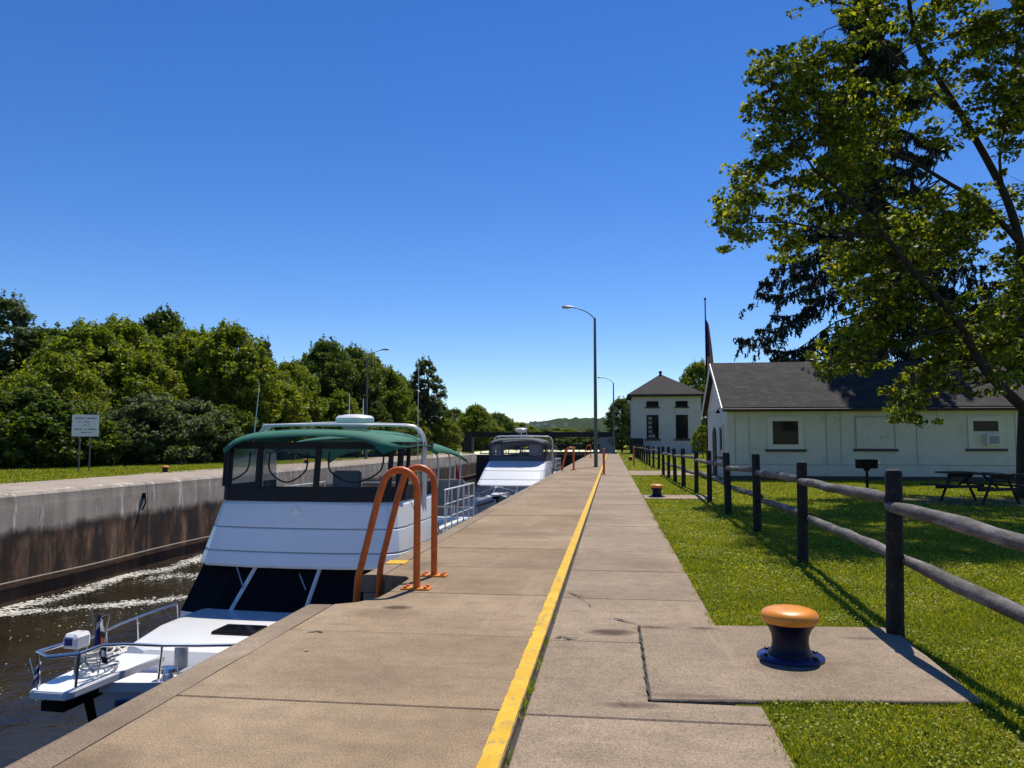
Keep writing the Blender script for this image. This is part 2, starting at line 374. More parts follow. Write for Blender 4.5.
# mooring pads and the cross path
prism(bm, [(.212, 4.715), (2.13, 4.92), (2.25, 6.75), (.212, 6.60)], -.2, -.006)
prism(bm, [(.85, 21.05), (2.7, 21.2), (2.75, 22.6), (.85, 22.5)], -.2, -.004)
prism(bm, [(.85, 36.0), (4.6, 36.1), (4.6, 41.5), (.85, 41.4)], -.2, -.010)
prism(bm, [(1.0, 63.8), (2.2, 63.9), (2.2, 65.3), (1.0, 65.2)], -.2, -.006)
bmesh.ops.recalc_face_normals(bm, faces=list(bm.faces))
bmesh.ops.bevel(bm, geom=[e for e in bm.edges if min(v.co.z for v in e.verts) > -.1], offset=.007, segments=1, affect='EDGES')
tag(obj('footway', bm, M['walk']), kind='structure')
bm = B(); box(bm, -2.2, .83, -11, 100, -.4, -.055); box(bm, .84, 2.2, 4.8, 6.6, -.4, -.07)
tag(obj('pavement_bed', bm, M['seal']), kind='structure')
# cracks and tar patches in the footway
bm = B()
def crack(pts, wd, z):
    pts = [Vector((p[0], p[1], 0)) for p in pts]; fine = []
    for a, b in zip(pts, pts[1:]):
        k = max(2, int((b-a).length/.05))
        for i in range(k): fine.append(a.lerp(b, i/k)+Vector((rnd.gauss(0, .006), rnd.gauss(0, .006), 0)))
    fine.append(pts[-1]); L = []
    for i, p in enumerate(fine):
        d = (fine[min(i+1, len(fine)-1)]-fine[max(i-1, 0)]).normalized(); s = Vector((-d.y, d.x, 0))*wd*rnd.uniform(.25, 1)*(.3 if i in (0, len(fine)-1) else 1)
        L.append((bm.verts.new((p+s).to_tuple()[:2]+(z,)), bm.verts.new((p-s).to_tuple()[:2]+(z,))))
    for (a, b), (c, d) in zip(L, L[1:]): bm.faces.new((a, b, d, c))
crack([(.19, 6.62), (.10, 6.70), (.0, 6.80)], .018, -.006)
crack([(.02, 4.66), (.07, 4.60)], .012, -.006)
crack([(.205, 6.55), (.205, 5.6), (.205, 4.7)], .011, -.005)
crack([(.2, 4.705), (.5, 4.72), (.84, 4.75)], .012, -.005)
crack([(-.46, 6.08), (-.40, 6.13), (-.34, 6.07), (-.28, 6.10)], .02, -.006)
crack([(-.45, 7.9), (-.36, 7.75), (-.28, 7.72)], .014, -.006)
crack([(-.2, 7.2), (-.26, 7.45), (-.36, 7.75)], .004, -.006)
crack([(-2.40, 5.93), (-2.33, 5.98), (-2.27, 5.94)], .02, .006)
crack([(-2.2, 5.4), (-2.17, 5.42)], .014, .006)
tag(obj('tar_patch', bm, M['seal']), kind='structure')
# yellow line, ragged edges
bm = B(); L = []; y = 1.0
while y < 99:
    j = lambda: rnd.gauss(0, .0035)
    L.append((bm.verts.new((-.635+j(), y, .0065)), bm.verts.new((-.532+j()*.4, y, .0065)))); y += .06 if y < 15 else .5
for (a, b), (c, d) in zip(L, L[1:]): bm.faces.new((a, b, d, c))
box(bm, -2.80, -2.55, 9.35, 9.62, -.004, .008)
tag(obj('yellow_line', bm, M['yellow']), kind='structure')
# left bank walk behind the far coping
bm = B()
y = -50
while y < 100: box(bm, -21.9-.6*(y > 30)-.7*(y > 60), WL-.62, y+.01, y+5.99, -.3, -.006+rnd.uniform(-.004, .004)); y += 6
tag(obj('bank_walk', bm, M['bank_walk']), kind='structure')
# bare soil below the picnic table
bm = B(); pv = []
for k in range(40):
    a = 2*math.pi*k/40; q = 1+.16*math.sin(3*a+1)+.1*math.sin(7*a)
    pv.append((10.4+3.4*q*math.cos(a), 21.3+1.5*q*math.sin(a), GZ+.012))
bm.faces.new([bm.verts.new(p) for p in pv]); tag(obj('bare_soil', bm, M['soil']), kind='structure')

# ------------------------------------------------------------------ lock walls
lw = thing('lock_wall', 'near lock wall of tan concrete under the quay path', 'lock wall', (WR, 30, 0))
def loc(bm, root):
    bmesh.ops.translate(bm, verts=list(bm.verts), vec=-Vector(root.location)); return bm
bm = B()
for a, b in ((-60, 7.0), (8.62, LEND)): box(bm, WR+.02, -.7, a, b, -7, -.21)
box(bm, -2.23, -.7, 7.0, 8.62, -7, -.21)
obj('wall_body', loc(bm, lw), M['lockwall'], lw)
bm = B()
def coping(a, b):
    P = [(-2.584, -.20), (WR, -.20), (WR, -.035), (WR+.02, -.012), (WR+.055, -.003), (-2.584, 0.0)]
    n = max(2, int((b-a)/.4)); rings = []
    for i in range(n+1):
        y = a+(b-a)*i/n; e = rnd.uniform(-.007, .007)
        rings.append([(x+(e if x < -2.7 else 0), y, z+(e*.4 if z > -.1 else 0)) for x, z in P])
    loft(bm, rings)
for a, b in ((-30, 7.0), (8.62, 30), (30.02, 52), (52.02, 76), (76.02, LEND)): coping(a, b)
obj('coping', loc(bm, lw), M['coping'], lw)
bm = B(); box(bm, -2.52, -2.24, 7.02, 8.6, -.6, -.17); box(bm, -2.66, -2.53, 7.4, 8.3, -.75, -.36)
obj('niche_step', loc(bm, lw), M['wet'], lw)

fw = thing('lock_wall', 'far lock wall, grey concrete above and black and rust stained below', 'lock wall', (WL, 30, 0))
bm = B(); js = [27.6+9.1*k for k in range(-9, 9)]
for a, b in zip(js, js[1:]):
    b = min(b, LEND); P = [(-19, -7), (WL, -7), (WL, -.46), (WL-.02, -.40), (WL-.05, -.12), (WL-.13, -.04), (WL-.30, 0), (WL-.615, .0), (WL-.615, -.3), (-19, -.3)]
    loft(bm, [[(x, yy, z) for x, z in P] for yy in (a+.02, b-.02)])
box(bm, -18.6, WL-.04, -50, LEND, -6.9, -.5)
obj('wall_body', loc(bm, fw), M['lockwall'], fw, smooth=30)
bm = B(); tube(bm, [(WL+.05, y, -2.62+.02*math.sin(y*.7)) for y in range(-20, 101, 2)], .026, 6)
obj('cable', loc(bm, fw), M['cable'], fw)
bm = B(); box(bm, WL+.001, WL+.06, 27.25, 27.4, -.62, -.42); tube(bm, [(WL+.05, 27.35, -.5), (WL+.12, 27.3, -.8), (WL+.05, 27.2, -1.05)], .03, 6)
obj('hook', loc(bm, fw), M['iron'], fw)

# ------------------------------------------------------------------ foam
V = []
def foam(pts, wd, n, smin=.03, smax=.16):
    P = [atZ(px, py, ZW) for px, py in pts]; cum = [0]
    for a, b in zip(P, P[1:]): cum.append(cum[-1]+(b-a).length)
    for _ in range(n):
        s = rnd.random()*cum[-1]; i = max(j for j in range(len(cum)-1) if cum[j] <= s); q = P[i].lerp(P[i+1], (s-cum[i])/(cum[i+1]-cum[i]))
        ph = q.x*1.3+q.y*.9; lump = .55+.45*math.sin(ph*2.1)*math.sin(ph*.83+1)
        q = q+Vector((rnd.gauss(0, wd*.6), rnd.gauss(0, wd)*(.4+lump), 0)); r = rnd.uniform(smin, smax)*(.25+lump*.75); ang = rnd.random()*6.28
        k6 = []
        for k in range(6):
            a = ang+k*math.pi/3; rr = r*rnd.uniform(.45, 1.25); k6.append((q.x+rr*math.cos(a)*1.3, q.y+rr*math.sin(a)*.8, ZW+.004+rnd.uniform(0, .012)))
        V.extend(k6)
foam([(215, 553), (188, 563), (165, 570), (120, 577), (85, 590), (40, 603), (-40, 612)], .34, 3000, .015, .085)
foam([(-40, 616), (30, 612), (100, 606), (150, 602), (215, 594)], .24, 1700, .015, .075)
foam([(215, 574), (150, 578)], .4, 600, .015, .07)
foam([(0, 640), (70, 630), (190, 590)], .8, 110, .01, .045)
foam([(0, 700), (40, 660), (-60, 740)], .8, 60, .01, .04)
tag(mesh_obj('foam', tri_mesh('foam', V, 6), M['foam']), label='white foam drifting in streaks on the dark canal water', kind='stuff')

# ------------------------------------------------------------------ white workshop house
def window(root, xc, z0, z1, wd, yw, kind):
    """front wall faces -y at y=yw (local)"""
    tw, m = (.19 if kind != 'panel' else .02), .003
    bm = B()
    if kind == 'panel':
        box(bm, xc-wd/2, xc+wd/2, yw-.03, yw-m, z0, z1)
        for k in range(1, 6): box(bm, xc-wd/2+wd*k/6-.004, xc-wd/2+wd*k/6+.004, yw-.036, yw-.0305, z0+.02, z1-.02)
        f = obj('shutter_panel', bm, M['white'], root)
        bm = B(); e = .035
        for a in ((xc-wd/2-e, xc-wd/2-.001, z0, z1), (xc+wd/2+.001, xc+wd/2+e, z0, z1), (xc-wd/2-e, xc+wd/2+e, z1+.001, z1+e)):
            box(bm, a[0], a[1], yw-.045, yw-m, a[2], a[3])
        obj('frame', bm, M['seam'], f)
    else:
        box(bm, xc-wd/2, xc+wd/2, yw-.02, yw-m, z0, z1)
        f = obj('window', bm, M['blackpane'], root)
        bm = B()
        for a in ((xc-wd/2-tw, xc-wd/2, z0-tw, z1+tw), (xc+wd/2, xc+wd/2+tw, z0-tw, z1+tw), (xc-wd/2+m, xc+wd/2-m, z1, z1+tw), (xc-wd/2+m, xc+wd/2-m, z0-tw, z0)):
            box(bm, a[0], a[1], yw-.055, yw-m, a[2], a[3])
        obj('frame', bm, M['trim'], f)
        bm = B(); zm = (z0+z1)/2
        if kind == 'sash': box(bm, xc-wd/2, xc+wd/2, yw-.035, yw-.0205, zm-.025, zm+.025)
        obj('sash_bar', bm, M['sill'], f) if kind == 'sash' else bm.free()
        if kind == 'ac':
            bm = B(); box(bm, xc-wd/2, xc+wd/2, yw-.045, yw-.0205, z0, z0+(z1-z0)*.55); obj('filler_panel', bm, M['white'], f)
            bm = B(); box(bm, xc-.10, xc+.40, yw-.36, yw-.046, z0-.06, z0+.36)
            ac = obj('air_conditioner', bm, M['trim'], f, bevel=.012)
            bm = B()
            box(bm, xc-.03, xc+.33, yw-.372, yw-.361, z0-.0, z0+.30)
            obj('grille', bm, M['cushion'], ac)
    bm = B(); box(bm, xc-wd/2-tw-.10, xc+wd/2+tw+.10, yw-.10, yw-m, z0-tw-.10, z0-tw-.004); obj('sill', bm, M['sill'], f)
HX, HY, HW, HD, HE, HRZ = 4.66, 32.3, 11.6, 6.4, 2.98, 4.95
hs = thing('white_house', 'long low white house with dark shingle roof behind the lawn', 'house', (HX, HY, -.02))
bm = B(); prism(bm, [(0, 0), (HW, 0), (HW, HD), (0, HD)], 0, HE)
obj('wall', bm, M['white'], hs)
bm = B()
for x in (.0, 1.0-.45, 3.55, 4.1, 6.97, 10.6): box(bm, x+.30, x+.325, -.012, -.002, .65, HE-.02)
box(bm, .02, HW-.02, -.012, -.002, .60, .625)
obj('wall_batten', bm, M['seam'], hs)
bm = B(); box(bm, -.02, HW+.02, -.03, -.003, 0, .16); obj('base_band', bm, M['sill'], hs)
ov, gx = .38, .22
zr = HRZ; ze = HE-.02-.02
def slope_z(y): return HE+.06+(zr-HE-.06)*(1-abs(y-HD/2)/(HD/2))
bm = B()   # roof: two slabs with thickness
for s in (-1, 1):
    yo = HD/2+s*(HD/2+ov); z_o = HE+.06-(zr-HE-.06)*ov/(HD/2)
    y_i = HD/2
    prof = [(yo, z_o), (y_i, zr), (y_i, zr+.13), (yo, z_o+.10)]
    loft(bm, [[(x, py, pz) for py, pz in prof] for x in (-gx, HW+gx)])
obj('roof', bm, M['shingle'], hs)
bm = B(); z_o = HE+.06-(zr-HE-.06)*ov/(HD/2)
box(bm, -gx, HW+gx, -ov-.035, -ov-.003, z_o-.07, z_o+.085); obj('eave_board', bm, M['darkwood'], hs)
bm = B(); loft(bm, [[(x, 0, HE+.002), (x, HD, HE+.002), (x, HD/2, zr-.01)] for x in (0.0, .08)]); obj('gable', bm, M['siding'], hs)
bm = B(); loft(bm, [[(x, 0, HE+.002), (x, HD, HE+.002), (x, HD/2, zr-.01)] for x in (HW-.08, HW)]); obj('gable', bm, M['siding'], hs)
bm = B()
for s in (-1, 1):
    yo = HD/2+s*(HD/2+ov)
    loft(bm, [[(x, yo, z_o-.12), (x, HD/2, zr-.14), (x, HD/2, zr+.10), (x, yo, z_o+.08)] for x in (-gx-.04, -gx-.003)])
obj('bargeboard', bm, M['trim'], hs)
def gdoor():
    bm = B(); w0, w1, hh = 3.3, 4.35, 2.05; P = [(w0, 0), (w1, 0), (w1, hh-.3)]+[((w0+w1)/2+(w1-w0)/2*math.cos(a), hh-.3+.42*math.sin(a)) for a in [math.pi*k/8 for k in range(1, 8)]]+[(w0, hh-.3)]
    loft(bm, [[(x, y, z) for y, z in P] for x in (-.05, -.003)]); d = obj('door', bm, M['darkwood'], hs)
    bm = B(); box(bm, -.075, -.051, 3.4, 3.46, .95, 1.07); obj('handle', bm, M['steel'], d)
    bm = B(); box(bm, -.03, -.003, 1.15, 2.0, 1.0, 2.15); f = obj('window', bm, M['blackpane'], hs)
    bm = B()
    for a in ((1.03, 1.15, .9, 2.27), (2.0, 2.12, .9, 2.27), (1.153, 1.997, 2.15, 2.27), (1.153, 1.997, .9, 1.0)): box(bm, -.055, -.003, a[0], a[1], a[2], a[3])
    obj('frame', bm, M['trim'], f)
    bm = B(); box(bm, -.14, -.003, .93, 2.2, .80, .897); obj('sill', bm, M['sill'], f)
    bm = B(); tube(bm, [(-.0, .7, 2.85), (-.18, .7, 2.95), (-.26, .7, 2.85)], .018, 6); lathe(bm, [(.02, .12), (.10, .0), (.09, -.02), (.02, -.01)], 12, (-.26, .7, 2.74)); obj('wall_light', bm, M['iron'], hs)
gdoor()
window(hs, 2.28, 1.42, 2.36, 1.0, 0, 'sash'); window(hs, 5.72, 1.27, 2.50, 1.42, 0, 'panel'); window(hs, 9.83, 1.45, 2.34, .92, 0, 'ac')

bm = B(); tube(bm, [(-gx, -ov-.085, z_o+.0), (HW+gx, -ov-.085, z_o+.0)], .045, 8); obj('gutter', bm, M['sill'], hs)
bm = B(); tube(bm, [(HW-.12, -ov-.08, z_o-.03), (HW-.12, -.05, z_o-.35), (HW-.12, -.05, .2)], .035, 8); obj('downpipe', bm, M['trim'], hs)

# ------------------------------------------------------------------ powerhouse
PX, PY, PW, PD, PE = 2.67, 102.3, 8.85, 9.0, 7.45
ph = thing('powerhouse', 'tall square white powerhouse with hipped dark roof at the end of the path', 'building', (PX, PY, -.02))
bm = B(); box(bm, 0, PW, 0, PD, 0, PE); obj('wall', bm, M['powerwall'], ph)
bm = B(); o_ = .62; A = [(-o_, -o_), (PW+o_, -o_), (PW+o_, PD+o_), (-o_, PD+o_)]; ap = (4.0, 4.6)
loft(bm, [[(x, y, PE+.0) for x, y in A], [(x, y, PE+.28) for x, y in A], [(ap[0]+(x-ap[0])*.015, ap[1]+(y-ap[1])*.015, 10.75) for x, y in A]])
rf = obj('roof', bm, M['shingle'], ph)
bm = B(); lathe(bm, [(.16, 10.6), (.16, 10.95), (.26, 11.0), (.26, 11.1), (.05, 11.25)], 10, (ap[0], ap[1], 0)); obj('vent_cap', bm, M['iron'], rf)
bm = B(); box(bm, -o_-.03, PW+o_+.03, -o_-.04, -o_-.003, PE-.02, PE+.27); obj('eave_board', bm, M['darkwood'], ph)
for xc in (2.62, 6.38):
    bm = B(); box(bm, xc-.78, xc+.78, -.03, -.003, 1.95, 5.05); wn = obj('window', bm, M['greenglass'], ph)
    bm = B()
    for k in range(1, 4): box(bm, xc-.76, xc+.76, -.045, -.031, 1.95+3.1*k/4-.03, 1.95+3.1*k/4+.03)
    box(bm, xc-.03, xc+.03, -.046, -.0305, 1.97, 5.03); obj('glazing_bar', bm, M['greenglass'], wn)
    if xc < 4:
        bm = B()
        for k in range(5):
            box(bm, xc-.55, xc-.08, -.058, -.048, 2.1+.58*k, 2.1+.58*k+.36)
        box(bm, xc-.06, xc+.3, -.058, -.048, 2.1, 2.5)
        obj('blind', bm, M['blind'], wn)
    bm = B(); box(bm, xc-1.0, xc+1.0, -.16, -.003, 1.70, 1.945); obj('sill', bm, M['sill'], wn)
    bm = B(); box(bm, xc-.78, xc+.78, -.03, -.003, 6.1, 6.85); wn = obj('window', bm, M['blackpane'], ph)
    bm = B(); box(bm, xc-.95, xc+.95, -.14, -.003, 5.92, 6.095); obj('sill', bm, M['sill'], wn)
bm = B(); box(bm, 1.6, PW-.1, -.02, -.003, 5.3, 5.38); obj('string_course', bm, M['powerwall'], ph)

uc = thing('utility_cabinet', 'dark utility cabinet before the left corner of the powerhouse', 'cabinet', (3.1, 99.5, GZ))
bm = B(); box(bm, -.85, .85, -.4, .4, .1, 1.95); obj('body', bm, M['navy'], uc, bevel=.03)
bm = B(); box(bm, -.9, .9, -.45, .45, 1.955, 2.02); obj('lid', bm, M['bridge'], uc); bm = B(); box(bm, -.8, .8, -.38, .38, 0, .095); obj('plinth', bm, M['greyplastic'], uc)

# ------------------------------------------------------------------ timber fence
def fence(posts, label, seed, hs_=None):
    rd = random.Random(seed); b0 = posts[0]
    root = thing('timber_fence', label, 'fence', (b0[0], b0[1], GZ), 0, 'timber fences'); org = Vector((b0[0], b0[1], 0)); H_ = []
    for x, y in posts:
        h = 1.29+rd.uniform(-.04, .05); r = .068+rd.uniform(-.004, .006); lx, ly = rd.gauss(0, .012), rd.gauss(0, .012); bm = B()
        prof = [(r*1.06, -.1), (r*1.03, .25), (r, .7), (r*.99, h-.02), (r*.84, h)]
        loft(bm, [[((q*(1+.05*math.sin(3*a+z*3)))*math.cos(a)+lx*z, (q*(1+.05*math.sin(2*a+z*4)))*math.sin(a)+ly*z, z) for a in [2*math.pi*k/14 for k in range(14)]] for q, z in prof])
        p = obj('post', bm, [M['post'], M['posttop']], root, smooth=40); p.location = (x-b0[0], y-b0[1], 0); p.data.polygons[-1].material_index = 1
        for f in p.data.polygons:
            if f.normal.z > .5: f.material_index = 1
        H_.append((x-b0[0], y-b0[1]))
    for (xa, ya), (xb, yb) in zip(H_, H_[1:]):
        for zz in (1.03, .58):
            za, zb = zz+rd.uniform(-.05, .05)-.09*(ya < 1 and hs_ is not None), zz+rd.uniform(-.05, .05); sg = rd.uniform(-.02, .03); bm = B(); n = 9
            pts = []; rr = []
            for i in range(n+1):
                t_ = i/n; pts.append(((-.02 if zz > .8 else .085)+xa+(xb-xa)*t_+rd.gauss(0, .006)+sg*math.sin(math.pi*t_), ya+(yb-ya)*t_, za+(zb-za)*t_+rd.gauss(0, .006)))
                rr.append(rd.uniform(.046, .056)*(1 if 0 < i < n else .75))
            tube(bm, pts, rr, 10); obj('rail', bm, M['wood'], root, smooth=60)
    return root
fence([(2.33, 2.9), (2.21, 6.56), (2.40, 10.35), (2.44, 13.66), (2.40, 16.69), (2.47, 20.4), (2.52, 24.0), (2.42, 27.1), (2.40, 30.4), (2.39, 33.7), (2.33, 36.2)], 'dark two rail timber fence along the lawn nearest the camera', 3, 1)
fence([(2.62, 44.6), (2.5, 48.0), (2.44, 51.6), (2.42, 55.2), (2.4, 58.8), (2.38, 62.4), (2.36, 66.0), (2.34, 69.6), (2.32, 73.2), (2.3, 76.8), (2.28, 80.4)], 'dark timber fence farther off, beyond the cross path by the powerhouse', 8)

# ------------------------------------------------------------------ bollards
def bollard(x, y, z, label):
    r = thing('mooring_bollard', label, 'bollard', (x, y, z), 0, 'mooring bollards')
    bm = B(); lathe(bm, [(.15, .0245), (.150, .032), (.132, .055), (.122, .11), (.126, .16), (.145, .205), (.172, .238), (.180, .246)], 40); obj('post', bm, M['navy'], r, smooth=40)
    bm = B(); lathe(bm, [(.226, 0), (.227, .016), (.217, .024), (.1, .0245)], 40); obj('flange', bm, M['blueflange'], r, smooth=40)
    bm = B(); lathe(bm, [(.178, .247), (.188, .25), (.197, .272), (.195, .297), (.180, .322), (.14, .339), (.08, .347), (.01, .349)], 40); obj('cap', bm, M['cap'], r, smooth=50)
    for k in range(6):
        bm = B(); a = k*math.pi/3+.3; lathe(bm, [(.015, .024), (.015, .036), (.005, .04)], 6, (.188*math.cos(a), .195*math.sin(a), 0)); obj('bolt', bm, M['navy'], r)
    return r
b1 = bollard(1.225, 5.72, -.005, 'amber capped navy mooring bollard on the nearest concrete pad')
for x, y, z, l in ((1.21, 21.7, -.003, 'amber capped bollard on the second pad, halfway along the fence'), (1.5, 64.5, -.005, 'small amber capped bollard far down the footway near the powerhouse'),
                   (-22.25, 36.3, GZ, 'amber capped bollard on the far bank left of the near boat'), (-21.5, 52.5, GZ, 'amber capped bollard on the far bank behind the near boat enclosure')):
    c = copy_tree(b1); c.location = (x, y, z); c['label'] = l

# ------------------------------------------------------------------ ladders and orange posts
def ladder(y0, label, gap=.78):
    r = thing('wall_ladder', label, 'ladder', (-2.0, y0, 0), 0, 'orange wall ladders')
    for yy in (0, gap):
        bm = B(); pts = [(0, yy, .012), (0, yy, .55), (0, yy, 1.0)]
        R_ = .19; cx = -R_
        for k in range(1, 10):
            a = math.pi*k/10*.93; pts.append((cx+R_*math.cos(a), yy, 1.0+R_*1.12*math.sin(a)))
        pts += [(-.42, yy, .90), (-.62, yy, .10), (-.66, yy, -.5), (-.66, yy, -3.0)]
        tube(bm, pts, .037, 12); h = obj('handrail', bm, M['orange'], r, smooth=60)
        bm = B(); box(bm, -.15, .15, yy-.085, yy+.085, .0, .016)
        pl = obj('base_plate', bm, M['cap'], h, bevel=.004)
        for sx in (-.105, .105):
            for sy in (-.05, .05): bm = B(); lathe(bm, [(.02, .016), (.02, .034), (.008, .038)], 6, (sx, yy+sy, 0)); obj('bolt', bm, M['orange'], h)
    for k in range(9):
        bm = B(); tube(bm, [(-.66, .04, -.35-.3*k), (-.66, gap-.04, -.35-.3*k)], .016, 8); obj('rung', bm, M['orange'], r)
    return r
l1 = ladder(7.83, 'orange pipe ladder handrails rising beside the near boat')
l2 = copy_tree(l1); l2.location = (-2.05, 41.2, 0); l2['label'] = 'distant orange ladder handrails on the quay beside the second boat'
l3 = copy_tree(l1); l3.location = (-2.05, 75, 0); l3['label'] = 'farthest orange ladder handrails at the end of the quay'
def opost(x, y, label):
    bm = B(); lathe(bm, [(.052, -.05), (.052, 1.16), (.045, 1.19), (.02, 1.205)], 14); box(bm, -.1, .1, -.1, .1, -.01, .012)
    r = obj('marker_post', bm, M['orange'], smooth=40); r.location = (x, y, 0); tag(r, label, 'post', 'orange marker posts'); return r
opost(-.39, 36.7, 'orange pipe post standing at the far part of the yellow line')
opost(1.41, 51.2, 'orange pipe post standing on grass beside the farther fence')

# ------------------------------------------------------------------ lamps
def lamp(x, y, z, rz, label, head=True):
    r = thing('street_lamp', label, 'street lamp', (x, y, z), rz, 'tall lock lamps')
    bm = B(); tube(bm, [(0, 0, 0), (0, 0, 3), (0, 0, 6), (0, 0, 9.05)], [.115, .105, .09, .07], 12); obj('pole', bm, M['alum'], r, smooth=40)
    bm = B(); box(bm, -.17, .17, -.17, .17, 0, .03); obj('base_plate', bm, M['alum'], r)
    bm = B(); pts = spline([(0, 0, 8.95), (-.25, 0, 9.25), (-.75, 0, 9.55), (-1.35, 0, 9.72)], 5); tube(bm, pts, .03, 8); obj('arm', bm, M['alum'], r, smooth=60)
    bm = B()
    for x0, wz, hz in ((0,0,0),): pass
    loft(bm, [[(-1.25-t_*.75, math.cos(a)*w_, 9.74+.03*t_+math.sin(a)*h_) for a in [2*math.pi*k/10 for k in range(10)]] for t_, w_, h_ in ((0, .03, .03), (.15, .06, .05), (.5, .13, .085), (.85, .14, .08), (1, .07, .04))])
    hd = obj('lamp_head', bm, M['lamphead'], r, smooth=50)
    bm = B(); loft(bm, [[(-1.78+math.cos(a)*.19, math.sin(a)*.10, z_) for a in [2*math.pi*k/12 for k in range(12)]] for z_ in (9.66, 9.70)]); obj('lens', bm, M['gel'], hd)
    return r
lp = lamp(-.97, 46.8, 0, 0, 'tall lamp post standing on the quay right of the second boat')
for x, y, z, rz, l in ((.25, 99.0, 0, 0, 'farther small looking lamp post at the end of the footway'), (-21.6, 66.2, GZ, R(180), 'lamp post on the far bank rising in front of the trees')):
    c = copy_tree(lp); c.location = (x, y, z); c.rotation_euler.z = rz; c['label'] = l

# ------------------------------------------------------------------ flagpole
fp = thing('flagpole', 'thin flagpole beside the gable of the white house', 'flagpole', (6.22, 51.8, GZ))
bm = B(); tube(bm, [(0, 0, 0), (0, 0, 10.9)], [.07, .04], 10); obj('pole', bm, M['iron'], fp); bm = B(); lathe(bm, [(.02, 10.9), (.08, 10.96), (.08, 11.04), (.01, 11.1)], 10); obj('finial', bm, M['iron'], fp)
bm = B(); n = 14
rows = []
for i in range(22):
    t_ = i/21; z = 9.6-5.7*t_; wd = .12+.55*t_**.8*(1 if t_ < .85 else 1-(t_-.85)*2.5)
    rows.append([(.05+wd*(k/n), .10*math.sin(k*1.25+t_*2)*(.4+t_), z-.25*(k/n)*(1-t_)) for k in range(n+1)])
vr = [[bm.verts.new(p) for p in r_] for r_ in rows]
for i in range(21):
    for k in range(n):
        f = bm.faces.new((vr[i][k], vr[i][k+1], vr[i+1][k+1], vr[i+1][k])); f.material_index = (2 if i < 9 and k < 7 else (0 if (k+i//6) % 2 else 1))
fl = obj('flag', bm, [M['red'], M['whitecloth'], M['bluecloth']], smooth=60); fl.location = (6.22, 51.8, 0); md = fl.modifiers.new('thickness', 'SOLIDIFY'); md.thickness = .01
tag(fl, 'limp red, white and blue flag hanging from the flagpole', 'flag')

# ------------------------------------------------------------------ sign on the far bank
sg = thing('lock_sign', 'white notice board on two posts on the far bank', 'sign', (-27.2, 37.0, GZ), R(30))
for x in (-.24, .24):
    bm = B(); tube(bm, [(x, 0, 0), (x, .0, 1.9)], .035, 8); obj('post', bm, M['alum'], sg)
bm = B(); box(bm, -.62, .62, -.075, -.045, 1.82, 2.95); pn = obj('board', bm, M['signwhite'], sg, bevel=.004)
bm = B(); rd = random.Random(4)
for z, xa, xb, hh in ((2.76, -.50, .50, .085), (2.57, -.36, .18, .075), (2.40, -.10, .14, .05), (2.19, -.50, .52, .085), (2.02, -.20, .28, .075)):
    x = xa
    while x < xb:
        wl = rd.uniform(.025, .055)
        if rd.random() < .86: box(bm, x, x+wl, -.081, -.0755, z-hh/2+rd.uniform(0, .02), z+hh/2-rd.uniform(0, .02))
        x += wl+.018
obj('lettering', bm, M['ink'], pn)

# ------------------------------------------------------------------ grill and picnic table
gr = thing('park_grill', 'black pedestal barbecue grill on the lawn before the white house', 'grill', (8.44, 27.2, GZ), R(8)); gr.scale = (.78, .78, .93)
bm = B(); tube(bm, [(0, 0, 0), (0, 0, .66)], [.06, .05], 10); tube(bm, [(0, 0, .60), (0, 0, .72)], [.09, .17], 10); obj('post', bm, M['iron'], gr)
bm = B(); box(bm, -.37, .37, -.24, .26, .70, .725)
for a in ((-.37, -.345, -.24, .26), (.345, .37, -.24, .26), (-.344, .344, .235, .26), (-.344, .344, -.24, -.215)): box(bm, *a, .726, 1.02)
obj('fire_box', bm, M['iron'], gr)
bm = B()
for k in range(9): box(bm, -.34, .34, -.2+.05*k, -.19+.05*k, .96, .97)
obj('grate', bm, M['iron'], gr); bm = B(); tube(bm, [(.38, -.2, .93), (.45, -.26, .93), (.45, -.10, .93), (.38, -.06, .93)], .012, 6); lathe(bm, [(.05, -.01), (.05, .01)], 10, (.40, -.27, .88)); obj('handle', bm, M['steel'], gr)
pt = thing('picnic_table', 'dark wooden picnic table under the maple tree', 'picnic table', (9.15, 20.9, GZ), R(-66))
bm = B()
for k in range(5): box(bm, -.95, .95, -.40+.162*k, -.40+.162*k+.15, .72, .762)
obj('tabletop', bm, M['darkwood'], pt, bevel=.005)
for s in (-1, 1):
    bm = B()
    for k in range(2): box(bm, -.95, .95, s*.72-.15+.152*k, s*.72-.15+.152*k+.145, .42, .46)
    obj('bench', bm, M['darkwood'], pt, bevel=.005)
for x in (-.62, .62):
    for s in (-1, 1):
        bm = B(); tube(bm, [(x, s*.58, 0), (x, s*.20, .715)], .045, 4); obj('leg', bm, M['darkwood'], pt)
    bm = B(); box(bm, x+.05, x+.09, -.78, .78, .34, .415); box(bm, x+.05, x+.09, -.38, .38, .63, .715); obj('crosspiece', bm, M['darkwood'], pt)
    bm = B(); tube(bm, [(x-.03, 0, .38), (x*.25, 0, .70)], .03, 4); obj('brace', bm, M['darkwood'], pt)

